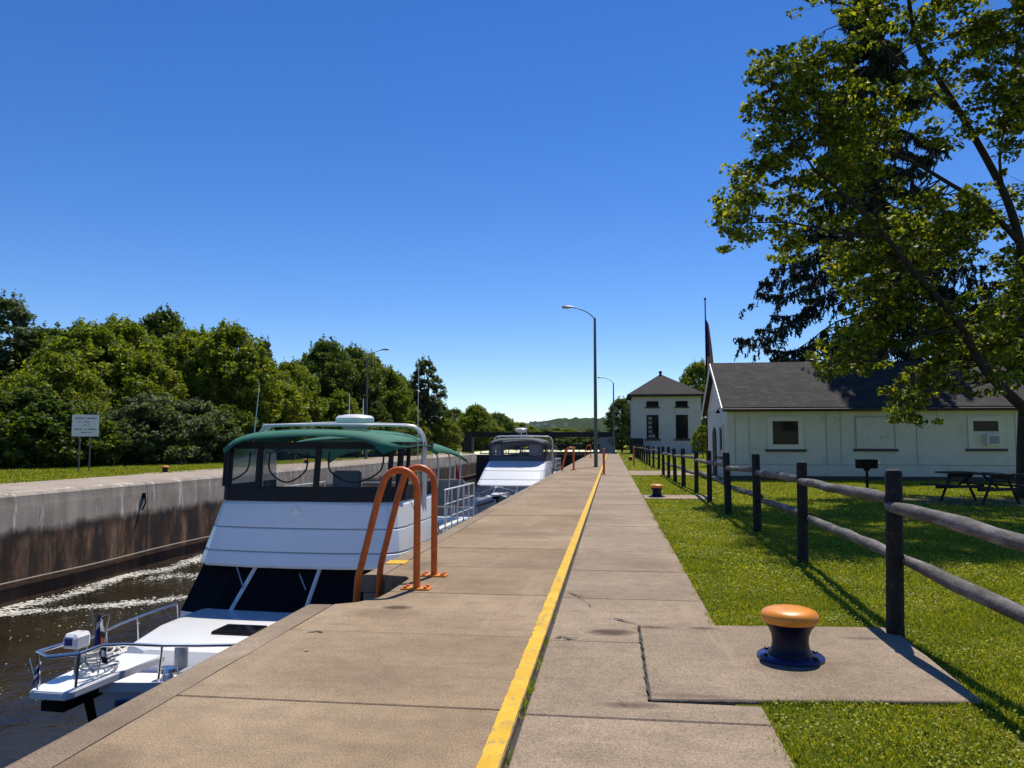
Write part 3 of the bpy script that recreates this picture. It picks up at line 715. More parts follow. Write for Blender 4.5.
# ------------------------------------------------------------------ lock gate, footbridge
lg = thing('lock_gate', 'dark lock gate with brown railed walkway closing the far end', 'lock gate', (-10.2, 100.6, 0))
for s in (-1, 1):
    bm = B(); loft(bm, [[(s*7.6, -.4, z), (s*7.6, .3, z), (0.02*s, 2.6, z), (.02*s, 1.9, z)] for z in (-6, -.15)])
    for k in range(5): loft(bm, [[(s*7.55, -.52, z), (s*7.55, -.41, z), (s*.05, 1.89, z), (s*.05, 1.78, z)] for z in (-3.2+.7*k, -3.0+.7*k)])
    obj('gate_leaf', bm, M['bridge'], lg)
bm = B(); box(bm, -7.6, 7.4, 2.7, 3.6, -.12, .02); obj('walkway', bm, M['rustrail'], lg)
bm = B()
for z in (.45, .98): box(bm, -7.6, 8.6, 2.72, 2.80, z, z+.13)
for z in (.55, 1.1): box(bm, -7.6, 8.6, 3.5, 3.58, z, z+.11)
for k in range(9): box(bm, -7.5+1.9*k, -7.4+1.9*k, 2.805, 2.88, 0, 1.1)
obj('railing', bm, M['rustrail'], lg)
fb = thing('footbridge', 'dark steel girder bridge crossing the canal beyond the gate', 'bridge', (-10.5, 118, 0))
bm = B(); box(bm, -12.2, 10.6, -.5, .5, 2.25, 2.95); box(bm, -12.2, 10.6, -.55, -.503, 2.9, 3.0); obj('girder', bm, M['bridge'], fb)
bm = B(); box(bm, -12.4, -10.9, -1.2, 1.2, -.5, 2.9); obj('pier', bm, M['bridge'], fb)
bm = B(); box(bm, 8.6, 11.0, -1.2, 1.2, -.5, 2.2); obj('pier', bm, M['greyplastic'], fb)

# ------------------------------------------------------------------ boats
def hull_b(y, L0, L1, bmx):   # half beam at deck
    t_ = (y-L0)/(L1-L0)
    return bmx*min(1, (1-(1-min(t_/.55, 1))**2.2)*1.0+.03)*(1-.07*max(0, (t_-.7)/.3))
def sheer(y, L0, L1, s0, s1): t_ = (y-L0)/(L1-L0); return s1+(s0-s1)*(1-t_)**4.2
def yacht(name, label, pos, yaw, v):
    r = thing(name, label, 'motor yacht', pos, -yaw, 'moored motor yachts')
    L0, L1, bmx, s0, s1 = -4.75, 6.0, 1.92, 2.28, 1.55
    ys = [L0+(L1-L0)*(i/26)**1.25 for i in range(27)]
    bm = B(); rings = []
    for y in ys:
        b = hull_b(y, L0, L1, bmx); s = sheer(y, L0, L1, s0, s1); t_ = (y-L0)/(L1-L0); wl = b*(.25+.68*min(1, t_*2.0)); st = max(0, .14-t_)*3.5
        half = [(b, s), (b*.97+.0, s-.12), (b*.6+wl*.4, s*.62), (wl, .18), (wl*.93, 0), (wl*.6, -.35), (0, -.6)]
        rings.append([(x, y+st*(1-z/s)*1.6, z) for x, z in half]+[(-x, y+st*(1-z/s)*1.6, z) for x, z in half[-2::-1]])
    loft(bm, rings, closed=False, caps=False)
    vs = [v_ for v_ in bm.verts if abs(v_.co.y-ys[-1]) < 1e-4]
    bm.faces.new(sorted(vs, key=lambda q: math.atan2(q.co.z-.8, q.co.x)))
    obj('hull', bm, M['gel'], r, smooth=40)
    bm = B(); L = []
    for y in ys:
        b = hull_b(y, L0, L1, bmx)-.05; s = sheer(y, L0, L1, s0, s1)-.05; L.append([(-b, y, s), (-b*.5, y, s+.03), (0, y, s+.045), (b*.5, y, s+.03), (b, y, s)])
    loft(bm, L, closed=False, caps=False); obj('deck', bm, M['nonskid'], r, smooth=40)
    for s_ in (-1, 1):
        bm = B(); loft(bm, [[(s_*(hull_b(y, L0, L1, bmx)-.06), y, sheer(y, L0, L1, s0, s1)-.06), (s_*(hull_b(y, L0, L1, bmx)+.02), y, sheer(y, L0, L1, s0, s1)-.06), (s_*(hull_b(y, L0, L1, bmx)+.02), y, sheer(y, L0, L1, s0, s1)+.04), (s_*(hull_b(y, L0, L1, bmx)-.06), y, sheer(y, L0, L1, s0, s1)+.04)] for y in ys])
        obj('gunwale', bm, M['gel'], r, smooth=40)
    for s_ in (-1, 1):
        bm = B(); tube(bm, [(s_*(hull_b(y, L0, L1, bmx)+.012), y, sheer(y, L0, L1, s0, s1)-.17) for y in ys[1:]], .035, 6); obj('rub_rail', bm, M['bootstripe'], r, smooth=60)
        for y in (-3.4, -1.9):
            b = hull_b(y, L0, L1, bmx)-.16; z = sheer(y, L0, L1, s0, s1)
            bm = B(); tube(bm, [(s_*b, y-.13, z+.055), (s_*b, y-.05, z+.06), (s_*b, y+.05, z+.06), (s_*b, y+.13, z+.055)], .016, 6); box(bm, s_*b-.02, s_*b+.02, y-.05, y+.05, z-.03, z+.05); obj('cleat', bm, M['steel'], r)
        bm = B(); loft(bm, [[(s_*1.60, y_, z_) for y_, z_ in ((.6, 2.82), (2.6, 2.80), (2.6, 2.86), (.6, 2.88))], [(s_*1.64, y_, z_) for y_, z_ in ((.6, 2.82), (2.6, 2.80), (2.6, 2.86), (.6, 2.88))]]); obj('side_trim', bm, M['bootstripe'], r)
    # bow pulpit plank
    bm = B(); P = [(-.17, -5.28), (.17, -5.28), (.2, -5.2), (.26, -4.3), (.3, -3.9), (-.3, -3.9), (-.26, -4.3), (-.2, -5.2)]; prism(bm, P, 2.305, 2.385); pp = obj('bow_pulpit', bm, M['gel'], r, bevel=.012)
    bm = B(); box(bm, -.11, .11, -5.2, -4.6, 2.17, 2.265); obj('anchor_roller', bm, M['iron'], pp)
    # trunk cabin and hatch
    bm = B()
    def ring(z, f): return [(-1.30*f, -.3, z-.02), (-1.22*f, -1.5, z), (-.95*f, -2.60, z+.01), (-.6*f, -2.85, z+.01), (.6*f, -2.85, z+.01), (.95*f, -2.60, z+.01), (1.22*f, -1.5, z), (1.30*f, -.3, z-.02)]
    loft(bm, [ring(1.50, 1.08), ring(2.06, .98), ring(2.10, .94), ring(2.12, .86)]); tc = obj('trunk_cabin', bm, M['gel'], r, smooth=25)
    bm = B(); box(bm, -.22, .34, -1.95, -1.5, 2.10+(.0), 2.165); ht = obj('hatch', bm, M['blackglass'], tc, bevel=.015)
    # windscreen: black panes between white mullions
    def fly(zt):  # plan curve
        return None
    A = [(-1.50, 1.6), (-1.60, -.20), (-1.0, -.40), (0, -.48), (1.0, -.40), (1.60, -.20), (1.50, 1.6)]; zt, zb = 2.76, 2.02
    Bq = [(-1.45, 1.9), (-1.50, .30), (-.95, .20), (0, .12), (.95, .20), (1.50, .30), (1.45, 1.9)]
    SH = -1.75 if v == 'grey' else 0; A = [(x, y+SH) for x, y in A]; Bq = [(x, y+SH) for x, y in Bq]
    bm = B(); loft(bm, [[(x, y, 1.6) for x, y in A], [(x, y, zb) for x, y in A]], caps=False, closed=False); obj('cabin_front', bm, M['gel'], r, smooth=30)
    ws_m = M['greymesh'] if v == 'grey' else M['blackmesh']
    bm = B(); loft(bm, [[(x, y, zb) for x, y in A], [(x, y, zt) for x, y in Bq]], closed=False, caps=False); ws = obj('windscreen', bm, ws_m, r)
    for xb, xt in ((-.74, -.58), (.38, .41)):
        fb_ = lambda x: -.48+.08*abs(x); ft_ = lambda x: .12+.085*abs(x)
        bm = B(); tube(bm, [(xb, SH+fb_(xb)-.015, zb+.01), (xt, SH+ft_(xt)-.015, zt)], .032, 6); obj('mullion', bm, M['gel_dirty'], ws)
    for x in (-.9, .05):
        bm = B(); tube(bm, [(x, SH+.12, 2.72), (x+.25, SH-.16, 2.42)], .012, 5)
        obj('wiper', bm, M['greyplastic'], ws)
    # flybridge coaming with grooves
    bm = B()
    O = [(-1.60, 2.9), (-1.62, .55), (-1.57, .26), (-1.42, .08), (-.7, -.03), (0, -.06), (.7, -.03), (1.42, .08), (1.57, .26), (1.62, .55), (1.60, 2.9)]
    def fr(z): return (z-2.72)/(3.78-2.72)
    rings = []
    for z, ins in ((2.72, .05), (2.76, .0), (2.95, .0), (2.97, .018), (2.99, .0), (3.33, .0), (3.35, .018), (3.37, .0), (3.72, .0), (3.78, .03)):
        q = fr(z); sc = 1-.105*q-ins*.4; sh = (.40*q if v != 'grey' else .40-2.3*(1-q)-.30*math.sin(math.pi*q)**1.0*q)+ins
        rings.append([(x*sc, (y+sh) if y < 2.5 else y, (z if v != 'grey' else 3.78+(z-3.78)*1.12)+.03*(1-abs(x)/1.6)*(q > .8)) for x, y in O])
    loft(bm, rings); obj('flybridge', bm, M['gel'], r, smooth=14)
    for zz, ri in ((2.97, 3), (3.35, 6)):
        bm = B(); tube(bm, [(x, y-(.004 if abs(x) < 1.4 else 0), z) for x, y, z in rings[ri]], .011, 5); obj('groove_shade', bm, M['greyplastic'], r)  # grey strip along each coaming groove, its colour standing in for the shade inside
    bm = B(); box(bm, -.13, .04, -.0+.26, .42, 3.56, 3.64); lathe(bm, [(.05, 0), (.05, .05)], 10, (-.05, .30, 3.64)); SH < 0 and bmesh.ops.translate(bm, verts=list(bm.verts), vec=(0, -.3, 0)); obj('deck_light', bm, M['gel'], r, bevel=.01)
    # cabin sides under the flybridge and the aft cabin
    bm = B(); box(bm, -1.5, 1.5, 1.62+SH*.9, 5.6, 1.5, 2.70); obj('cabin_side', bm, M['gel_dirty'], r)
    for s_ in (-1, 1):
        bm = B(); box(bm, s_*1.505-.004, s_*1.505+.004, 1.9, 3.6, 2.1, 2.6)
        obj('side_window', bm, M['blackglass'], r)
    bm = B(); box(bm, -1.62, 1.62, 2.92, 5.75, 2.62, 3.02); box(bm, -1.60, 1.60, 2.95, 5.7, 3.021, 3.05); obj('aft_deck', bm, M['gel_dirty'], r, bevel=.02)
    # enclosure
    can = M['graycanvas'] if v == 'grey' else M['blackcanvas']
    def er(z):   # enclosure plan at height z
        q = (z-3.78)/(4.95-3.78); return [(x*(.895+.02*q), (y+.40+.16*q) if y < 2.5 else y-.15, z) for x, y in O]
    T1, T2 = 4.04, 4.68
    bm = B(); loft(bm, [er(3.785), er(T1)], closed=False, caps=False); loft(bm, [er(T2), er(4.80)], closed=False, caps=False); obj('canvas_band', bm, can, r)
    bm = B(); loft(bm, [er(T1), er(T2)], closed=False, caps=False); obj('vinyl_window', bm, M['vinyl'] if v != 'grey' else M['vinyl'], r)
    def on(u, z):   # point on enclosure front at fraction u
        ring_ = [Vector(p) for p in er(z)]; seg = u*(len(ring_)-1); i = min(int(seg), len(ring_)-2); return ring_[i].lerp(ring_[i+1], seg-i)+Vector((0, -.012, 0))
    for u, wd in ((.1, .035), (.2, .045), (.30, .03), (.385, .06), (.535, .06), (.72, .05), (.80, .06), (.9, .04)):
        bm = B(); tube(bm, [on(u, T1-.02), on(u, T2+.02)], wd*.8, 6); obj('canvas_frame', bm, can, r)
    for ua, ub in ((.215, .37), (.40, .52), (.55, .70)):
        bm = B(); tube(bm, spline([on(ua+.012, T2-.05), on(ua+(ub-ua)*.12, T1+.26), on((ua+ub)/2, T1+.07), on(ub-(ub-ua)*.12, T1+.26), on(ub-.012, T2-.05)], 5), .014, 5)
        obj('zip', bm, can, r)
    if v == 'grey':
        for ua, ub in ((.22, .33), (.34, .40), (.60, .72)):
            q = [on(ua, T1+.04), on(ub, T1+.04), on(ub, T2-.02), on(ua, T2-.02)]; q = [p+Vector((0, .03, 0)) for p in q]; n_ = Vector((0, .02, 0))
            bm = B(); loft(bm, [q, [p+n_ for p in q]]); obj('curtain', bm, M['curtain'], r)
    # canopy
    gm = M['graycanvas'] if v == 'grey' else M['green']
    def canopy(y0, y1, wd, z0, z1, crown, drop, nm):
        bm = B(); rows = []; nx = 16
        for j in range(11):
            t_ = j/10; y = y0+(y1-y0)*t_; rows.append([])
            for i in range(nx+1):
                u = -1+2*i/nx; z = z0+(z1-z0)*t_+crown*(1-u*u)-drop*abs(u)**7-.11*max(0, (.18-t_)/.18)**2-.10*max(0, (t_-.85)/.15)**2+.012*math.sin(9*t_+3*u)
                rows[-1].append((u*wd*(1-.15*max(0, 1-t_/.22)**1.5*(nm == 'canopy')), y-(.10*(1-u*u) if j == 0 else 0), z))
        loft(bm, [[Vector(p) for p in r_] for r_ in rows], closed=False, caps=False); o = obj(nm, bm, gm, r, smooth=70)
        md = o.modifiers.new('cloth', 'SOLIDIFY'); md.thickness = .012; return o
    canopy(.36, 2.7, 1.50, 4.93, 4.95, .085, .22, 'canopy'); canopy(2.75, 5.7, 1.52, 4.86, 4.60, .12, .2, 'aft_canopy')
    # inside the bridge
    bm = B(); box(bm, -.75, .75, .85, 1.15, 3.0, 3.95); obj('helm_console', bm, M['gel_dirty'], r, bevel=.03)
    bm = B(); box(bm, -.15, .35, 1.75, 2.2, 3.0, 3.45); box(bm, -.15, .35, 2.1, 2.2, 3.46, 4.25); obj('helm_seat', bm, M['cushion'], r, bevel=.03)
    # arch, radar, aerials, rails
    wt = M['whitetube']
    bm = B()
    for dy in (0, .16):
        AX, AY = (1.46, 2.0) if v != 'grey' else (1.55, 2.5)
        pts = [(AX, AY+dy, 3.0), (AX, AY+dy, 4.7)]+[(AX-.28*(1-math.cos(a)), AY+dy-.25*math.sin(a)*.3, 4.8+.32*math.sin(a)) for a in (.4, .8, 1.2, 1.57)]+[(.9, AY-.1+dy, 5.13), (0, AY-.1+dy, 5.16)]
        tube(bm, pts+[(-x, y, z) for x, y, z in pts[-2::-1]], .028, 8)
    for s_ in (-1, 1): tube(bm, spline([(s_*1.30, AY, 5.08), (s_*1.2, 1.6, 5.10), (s_*.75, .9, 5.10), (0, .75, 5.10)], 4), .025, 8)
    obj('radar_arch', bm, wt, r, smooth=60)
    bm = B(); lathe(bm, [(.18, 0), (.20, .03), (.27, .07), (.315, .16), (.315, .20), (.27, .245), (.12, .27), (.01, .275)], 28, (.42, 1.55, 5.04) if v != 'grey' else (.1, 1.35, 5.3)); obj('radar_dome', bm, M['gel'], r, smooth=40)
    AE = [([(-1.15, 1.1, 4.6), (-1.10, 1.2, 5.9)], .010), ([(1.50, 1.5, 3.6), (1.50, 1.5, 6.35)], .008), ([(.35, 2.2, 5.2), (.35, 2.2, 5.65)], .012), ([(.10, 2.2, 5.2), (.10, 2.2, 5.75)], .010)] if v != 'grey' else [([(.1, 1.35, 5.05), (.1, 1.35, 5.31)], .05), ([(.25, 2.2, 5.05), (.25, 2.2, 6.0)], .02)]
    for P_, r_ in AE: bm = B(); tube(bm, P_, [r_, r_*.5], 6); obj('aerial', bm, wt, r)
    def rail(s_, ya, yb):
        bm = B(); n = 12; top = []; foot = []
        for i in range(n+1):
            y = ya+(yb-ya)*i/n; b = max(.17, hull_b(y, L0, L1, bmx)-.04) if y > L0 else .17; z = sheer(max(y, L0), L0, L1, s0, s1); top.append((s_*(b+.03), y, z+.44-.02*(i/n))); foot.append((s_*b, y, z+.02))
        tube(bm, top, .019, 8); rl = obj('bow_rail', bm, M['steel'], r, smooth=60)
        for a_, b_ in ((0, 0), (3, 3), (6, 6), (9, 9), (12, 12), (12, 11)): bm = B(); tube(bm, [foot[a_], top[b_]], .013, 6); obj('stanchion', bm, M['steel'], rl)
        return top[0]
    a = rail(-1, -5.15, .25); b = rail(1, -5.15, -1.3)
    bm = B(); tube(bm, [a, (0, -5.3, a[2]), b], .02, 8); obj('pulpit_rail', bm, M['steel'], r)
    bm = B(); 
    for z, rr in ((3.84, .018), (3.55, .011), (3.28, .011)): tube(bm, [(1.6, 3.0, z), (1.62, 5.7, z), (-1.62, 5.7, z), (-1.6, 3.0, z)], rr, 6)
    for x, y in [(1.62, 3.0+.54*k) for k in range(6)]+[(-1.62, 3.0+.54*k) for k in range(6)]+[(-.8, 5.7), (0, 5.7), (.8, 5.7)]: tube(bm, [(x, y, 3.0), (x, y, 3.84)], .013, 6)
    obj('aft_rail', bm, wt, r)
    bm = B(); box(bm, .55, 1.45, 5.45, 5.62, 3.35, 3.92); obj('bench_back', bm, M['cushion'], r, bevel=.03)
    for y in (3.4, 4.4, 5.4):
        for x in (1.38,): bm = B(); tube(bm, spline([(x, y-.3, 3.0), (x+.02, y, 4.2), (x-.05, y+.1, 4.6)], 4), .016, 6)
        obj('canopy_frame', bm, wt, r)
    # deck gear
    bm = B(); lathe(bm, [(.14, 0), (.14, .03), (.07, .05), (.07, .26), (.06, .29), (.02, .30)], 20, (.28, -3.55, 2.10)); obj('windlass', bm, M['greyplastic'], r, smooth=40)
    bm = B(); lathe(bm, [(.16, 0), (.16, .05), (.07, .07), (.05, .13), (.10, .16), (.09, .2), (.01, .21)], 16, (.36, -3.95, 2.06)); obj('deck_cleat', bm, M['steel'], r, smooth=40)
    return r
y1 = yacht('motor_yacht', 'white motor yacht with green canopy moored nearest the camera', (-5.27, 12.3, ZW), R(2.0), 'green'); y1.scale = (1.14, 1, 1)
def flag_on(p, dx, h, cols, name, label, cat='flag'):
    bm = B(); tube(bm, [p, (p[0]+dx*.1, p[1], p[2]+h)], .008, 6)
    n = 5; rows = []
    for i in range(7):
        t_ = i/6; z = p[2]+h*(.95-.62*t_); rows.append([(p[0]+.01+(.025+.06*t_)*k/n*(1 if dx > 0 else -1), p[1]+.03*math.sin(k*1.7), z-.09*k/n) for k in range(n+1)])
    vr = [[bm.verts.new(q) for q in rw] for rw in rows]
    for i in range(6):
        for k in range(n): bm.faces.new((vr[i][k], vr[i][k+1], vr[i+1][k+1], vr[i+1][k])).material_index = 1+(i % (len(cols)))
    o = obj(name, bm, [M['steel']]+[M[c] for c in cols]); tag(o, label, cat, 'small flags on the near boat'); return o
def world(root, p): return Matrix.LocRotScale(root.location, root.rotation_euler, root.scale) @ Vector(p)
w_ = world(y1, (.12, -4.75, 2.38)); flag_on(w_, 1, .62, ['whitecloth', 'blackcloth', 'orangecloth', 'blackcloth'], 'pennant', 'small orange and black pennant furled on the near boat bow')
w_ = world(y1, (.02, -4.6, 2.38)); flag_on(w_, -1, .66, ['bluecloth', 'whitecloth', 'bluecloth', 'bluecloth'], 'pennant', 'small blue and white pennant leaning right beside the orange one')
w_ = world(y1, (-.12, -5.24, 2.38)); flag_on(w_, -1, .30, ['whitecloth', 'bluecloth', 'bluecloth'], 'pennant', 'tiny blue pennant drooping at the tip of the bow')
# bow electric motor lying on its mount, with coiled line
tm = thing('trolling_motor', 'small white electric motor head mounted on the near boat bow', 'motor', world(y1, (-.1, -4.75, 2.39)), R(-5)); tm.scale = (.72, .72, .85)
bm = B(); loft(bm, [[(x*w_, y, .42+z*h_) for x, z in ((-1, -1), (1, -1), (1, .5), (.7, 1), (-.7, 1), (-1, .5))] for y, w_, h_ in ((-.16, .09, .06), (-.12, .115, .09), (.10, .115, .09), (.16, .08, .07))]); obj('motor_head', bm, M['gel'], tm, smooth=30)
bm = B(); box(bm, -.06, .06, -.175, -.158, .38, .46); obj('face_plate', bm, M['bluecloth'], tm)
bm = B(); tube(bm, [(0, 0, .02), (0, 0, .36)], .03, 8); tube(bm, [(-.02, -.05, .34), (.22, .05, .05)], .018, 8); tube(bm, [(.03, -.08, .33), (.30, .0, .04)], .018, 8); obj('mount', bm, M['greyplastic'], tm)
bm = B(); pts = []
for k in range(90): a = k*.42; pts.append(((.14+.05*math.sin(k*.13))*math.cos(a)+.05, (.20+.04*math.cos(k*.2))*math.sin(a)+.05, .03+.0022*k+.01*math.sin(k)))
tube(bm, pts, .013, 6); rp = obj('mooring_rope', bm, M['rope'], smooth=60); rp.location = world(y1, (-.02, -4.62, 2.39)); tag(rp, 'white rope coiled on the near boat bow under the motor', 'rope')
bm = B(); tube(bm, [(0, 0, 0), (0, .12, 1.35)], .016, 6); n = 6; rows = []
for i in range(10): t_ = i/9; rows.append([(.02+(.05+.16*t_)*k/n, .12-.0*k+.05*math.sin(k*1.6+t_), 1.3-.95*t_-.12*k/n) for k in range(n+1)])
vr = [[bm.verts.new(q) for q in rw] for rw in rows]
for i in range(9):
    for k in range(n): bm.faces.new((vr[i][k], vr[i][k+1], vr[i+1][k+1], vr[i+1][k])).material_index = 1
o = obj('stern_flag', bm, [M['whitetube'], M['red']]); o.location = world(y1, (1.2, 5.72, 3.0)); tag(o, 'red flag drooping at the stern of the near boat', 'flag')
bm = B(); box(bm, -.05, .05, -.34, .34, -.07, .07); fd = obj('fender_board', bm, M['cap'], bevel=.01); fd.location = world(y1, (1.70, 1.4, 2.95)); fd.rotation_euler.z = R(-5); tag(fd, 'orange fender board hanging on the near boat side', 'fender')
y2 = yacht('motor_yacht', 'white motor yacht with grey canopy moored second along the quay', (-5.10, 40.6, ZW), R(3), 'grey'); y2.scale = (1.08, 1, 1)
bm = B(); tube(bm, [(0, 0, 0), (0, .1, 1.5)], .02, 6)
for i in range(6): box(bm, .02, .42-.03*i, .08, .11, 1.3-.16*i, 1.45-.16*i, 1 if i < 5 else 2)
o = obj('stern_flag', bm, [M['whitetube'], M['red'], M['whitecloth']]); o.location = world(y2, (.2, 5.72, 3.0)); tag(o, 'red and white flag seen through the second boat enclosure', 'flag')
# small runabout tied up beyond
rb = thing('runabout', 'small open white boat tied up beyond the second yacht', 'boat', (-4.2, 55, ZW), R(-2))
bm = B(); rings = []
for i in range(13):
    t_ = i/12; y = -2.8+5.6*t_; b = 1.05*(1-(1-min(t_/.6, 1))**2.1)+.04; s = 2.45-.5*t_
    rings.append([(b, y, s), (b*.9, y, s*.55), (b*.7, y, .1), (0, y, -.3), (-b*.7, y, .1), (-b*.9, y, s*.55), (-b, y, s)])
loft(bm, rings, closed=True, caps=True); obj('hull', bm, M['gel'], rb, smooth=40)
bm = B(); loft(bm, [[(-.8, -.6, 2.2), (.8, -.6, 2.2), (.7, -.2, 2.75), (-.7, -.2, 2.75)], [(-.8, -.55, 2.2), (.8, -.55, 2.2), (.7, -.15, 2.75), (-.7, -.15, 2.75)]]); obj('windscreen', bm, M['blackglass'], rb)

# ------------------------------------------------------------------ trees
def rv(rd, s=1): return Vector((rd.gauss(0, s), rd.gauss(0, s), rd.gauss(0, s)))
def clump_points(rd_np, c, rad, n):
    d = unit(rd_np.normal(size=(n, 3))); r = rd_np.uniform(.25, 1, (n, 1))**.6
    return np.asarray(c)+d*r*np.asarray(rad)
def tree_proto(seed, h, rx, base, mat, lumps, per, leaf, nm, cat_lobes=None):
    """tree at the origin: trunk with limbs (mesh) and a crown of leaf clumps (mesh)"""
    rd = random.Random(seed); g = np.random.default_rng(seed); bm = B()
    tr = spline([(0, 0, -.1), (rd.gauss(0, .1), rd.gauss(0, .1), h*.3), (rd.gauss(0, .25), rd.gauss(0, .25), h*.62), (rd.gauss(0, .3), rd.gauss(0, .3), h*.9)], 4)
    tube(bm, tr, [h*.022*(1-.88*i/(len(tr)-1)) for i in range(len(tr))], 8); pts = []
    for k in range(lumps):
        t_ = base+(1-base)*rd.random()**.85; zc = h*t_; ang = rd.random()*6.283
        prof = math.sin(math.pi*min(1, (t_-base)/(1-base)*.80+.18))**.75; q = rx*prof*(.35+.65*rd.random()**.5)
        c = Vector((q*math.cos(ang), q*math.sin(ang), zc)); lr = rx*rd.uniform(.10, .24)
        pts.append(clump_points(g, c, (lr, lr, lr*.72), int(per*rd.uniform(.6, 1.4))))
        if k % 3 == 0:
            s = tr[min(len(tr)-1, int(len(tr)*max(.2, t_-.22)))]; m = s.lerp(c, .5)+Vector((0, 0, .3)); tube(bm, [s, m, c], [h*.006, h*.004, h*.0015], 5)
    for k in range(46):   # upright shoots that break the outline
        ang = rd.random()*6.283; t_ = base+(1-base)*rd.uniform(.35, 1.0); prof = math.sin(math.pi*min(1, (t_-base)/(1-base)*.80+.18))**.75; q = rx*prof*rd.uniform(.75, 1.08)
        c = Vector((q*math.cos(ang), q*math.sin(ang), h*t_+.35)); pts.append(clump_points(g, c, (.24, .24, .75*h/10), 34)); tube(bm, [c-Vector((q*.3*math.cos(ang), q*.3*math.sin(ang), .9)), c+Vector((0, 0, .5))], [.02, .006], 4)
    return bm, np.concatenate(pts), g
def make_tree(nm, label, cat, seed, h, rx, base, mat, lumps, per, leaf, group):
    bm, P, g = tree_proto(seed, h, rx, base, mat, lumps, per, leaf, nm); r = thing(nm, label, cat, (0, 0, 0), 0, group)
    obj('trunk', bm, M['bark'], r, smooth=50); mesh_obj('crown', leaves_mesh('crown', P, leaf, g=g), M[mat], r); return r
GRP = 'trees of the wood along the far bank'
protos = {
 'mid': make_tree('broadleaf_tree', 'rounded mid green tree in the wood along the far bank', 'tree', 21, 10.5, 4.2, .12, 'leaf_a', 190, 115, .145, GRP),
 'dark': make_tree('broadleaf_tree', 'dark green tree in the wood along the far bank', 'tree', 22, 12.5, 4.4, .14, 'leaf_b', 200, 115, .15, GRP),
 'yel': make_tree('broadleaf_tree', 'bright yellow green tree in the wood along the far bank', 'tree', 23, 8.0, 3.8, .10, 'leaf_c', 160, 115, .135, GRP),
 'tall': make_tree('poplar_tree', 'tall narrow loose tree rising out of the wood', 'tree', 24, 14.5, 2.8, .2, 'leaf_d', 120, 130, .15, GRP),
 'bush': make_tree('bush', 'dark low bush at the foot of the wood', 'bush', 25, 3.6, 2.7, .02, 'leaf_b', 110, 110, .11, 'bushes at the foot of the wood'),
 'gbush': make_tree('bush', 'grey green willowy bush at the foot of the wood', 'bush', 26, 4.3, 3.0, .02, 'leaf_d', 120, 115, .11, 'bushes at the foot of the wood')}
used = set()
def plant(kind, px, y, top, label=None, wx=1.0, group=None, z=GZ, nm=None):
    """a tree standing at distance y whose top reaches the given height; px only fixes where along the bank"""
    p = protos[kind]; o = p if kind not in used else copy_tree(p); used.add(kind)
    q = atY(px, 442, y); o.location = (q.x, q.y, z); H0 = {'mid': 10.5, 'dark': 12.5, 'yel': 8.0, 'tall': 14.5, 'bush': 3.6, 'gbush': 4.3}[kind]
    ht = atY(px, top, y).z-z; s = ht/H0/1.06; o.scale = (s*wx, s*wx, s); o.rotation_euler = (0, 0, rnd.random()*6.28)
    if label: o['label'] = label
    if group: o['group'] = group
    if nm: o.name = nm
    return o
# far bank, left to right (px along the photo, distance, top line)
for k, px, y, top, wx in (('dark', 70, 66, 330, 1.2), ('mid', 178, 60, 332, 1.0), ('yel', 275, 70, 370, 1.0), ('mid', 310, 86, 355, 1.0), ('dark', 395, 94, 372, 1), ('dark', 436, 110, 398, 1.1), ('mid', 365, 90, 352, .9), ('tall', 2, 58, 292, 1.2), ('dark', 45, 60, 325, 1.1), ('mid', 85, 52, 322, 1.15), ('mid', 118, 56, 318, 1.1), ('dark', 160, 66, 308, 1.0), ('mid', 195, 64, 328, 1.0), ('mid', 228, 60, 322, .95),
                          ('dark', 215, 74, 330, 1), ('tall', 262, 82, 336, .8), ('yel', 250, 62, 352, 1.05), ('mid', 288, 72, 360, 1.0), ('dark', 325, 80, 338, 1.0), ('dark', 352, 84, 345, .95), ('mid', 385, 88, 366, .9), ('dark', 300, 92, 365, 1),
                          ('tall', 425, 96, 356, 1.15), ('mid', 405, 98, 380, .9), ('yel', 412, 92, 412, 1), ('yel', 447, 96, 418, 1), ('mid', 475, 130, 404, 1.1), ('dark', 455, 140, 408, 1.3), ('dark', 497, 165, 412, 1.5), ('mid', 520, 185, 422, 2.2), ('dark', 478, 150, 407, 1.5), ('mid', 500, 172, 414, 1.6), ('yel', 486, 140, 420, 1.6),
                          ('mid', 20, 47, 372, 1.2), ('yel', 60, 47, 352, .95), ('yel', 140, 54, 350, .9), ('dark', -40, 56, 320, 1.2), ('mid', -70, 48, 340, 1.2), ('dark', 130, 72, 322, 1.1), ('yel', 200, 58, 372, .9), ('mid', 340, 76, 390, 1), ('dark', 375, 82, 400, 1),
                          ('dark', 545, 210, 428, 2.4), ('mid', 570, 230, 428, 2.4), ('dark', 592, 220, 428, 2.4), ('mid', 555, 260, 427, 2.4)):
    plant(k, px, y, top, wx=wx)
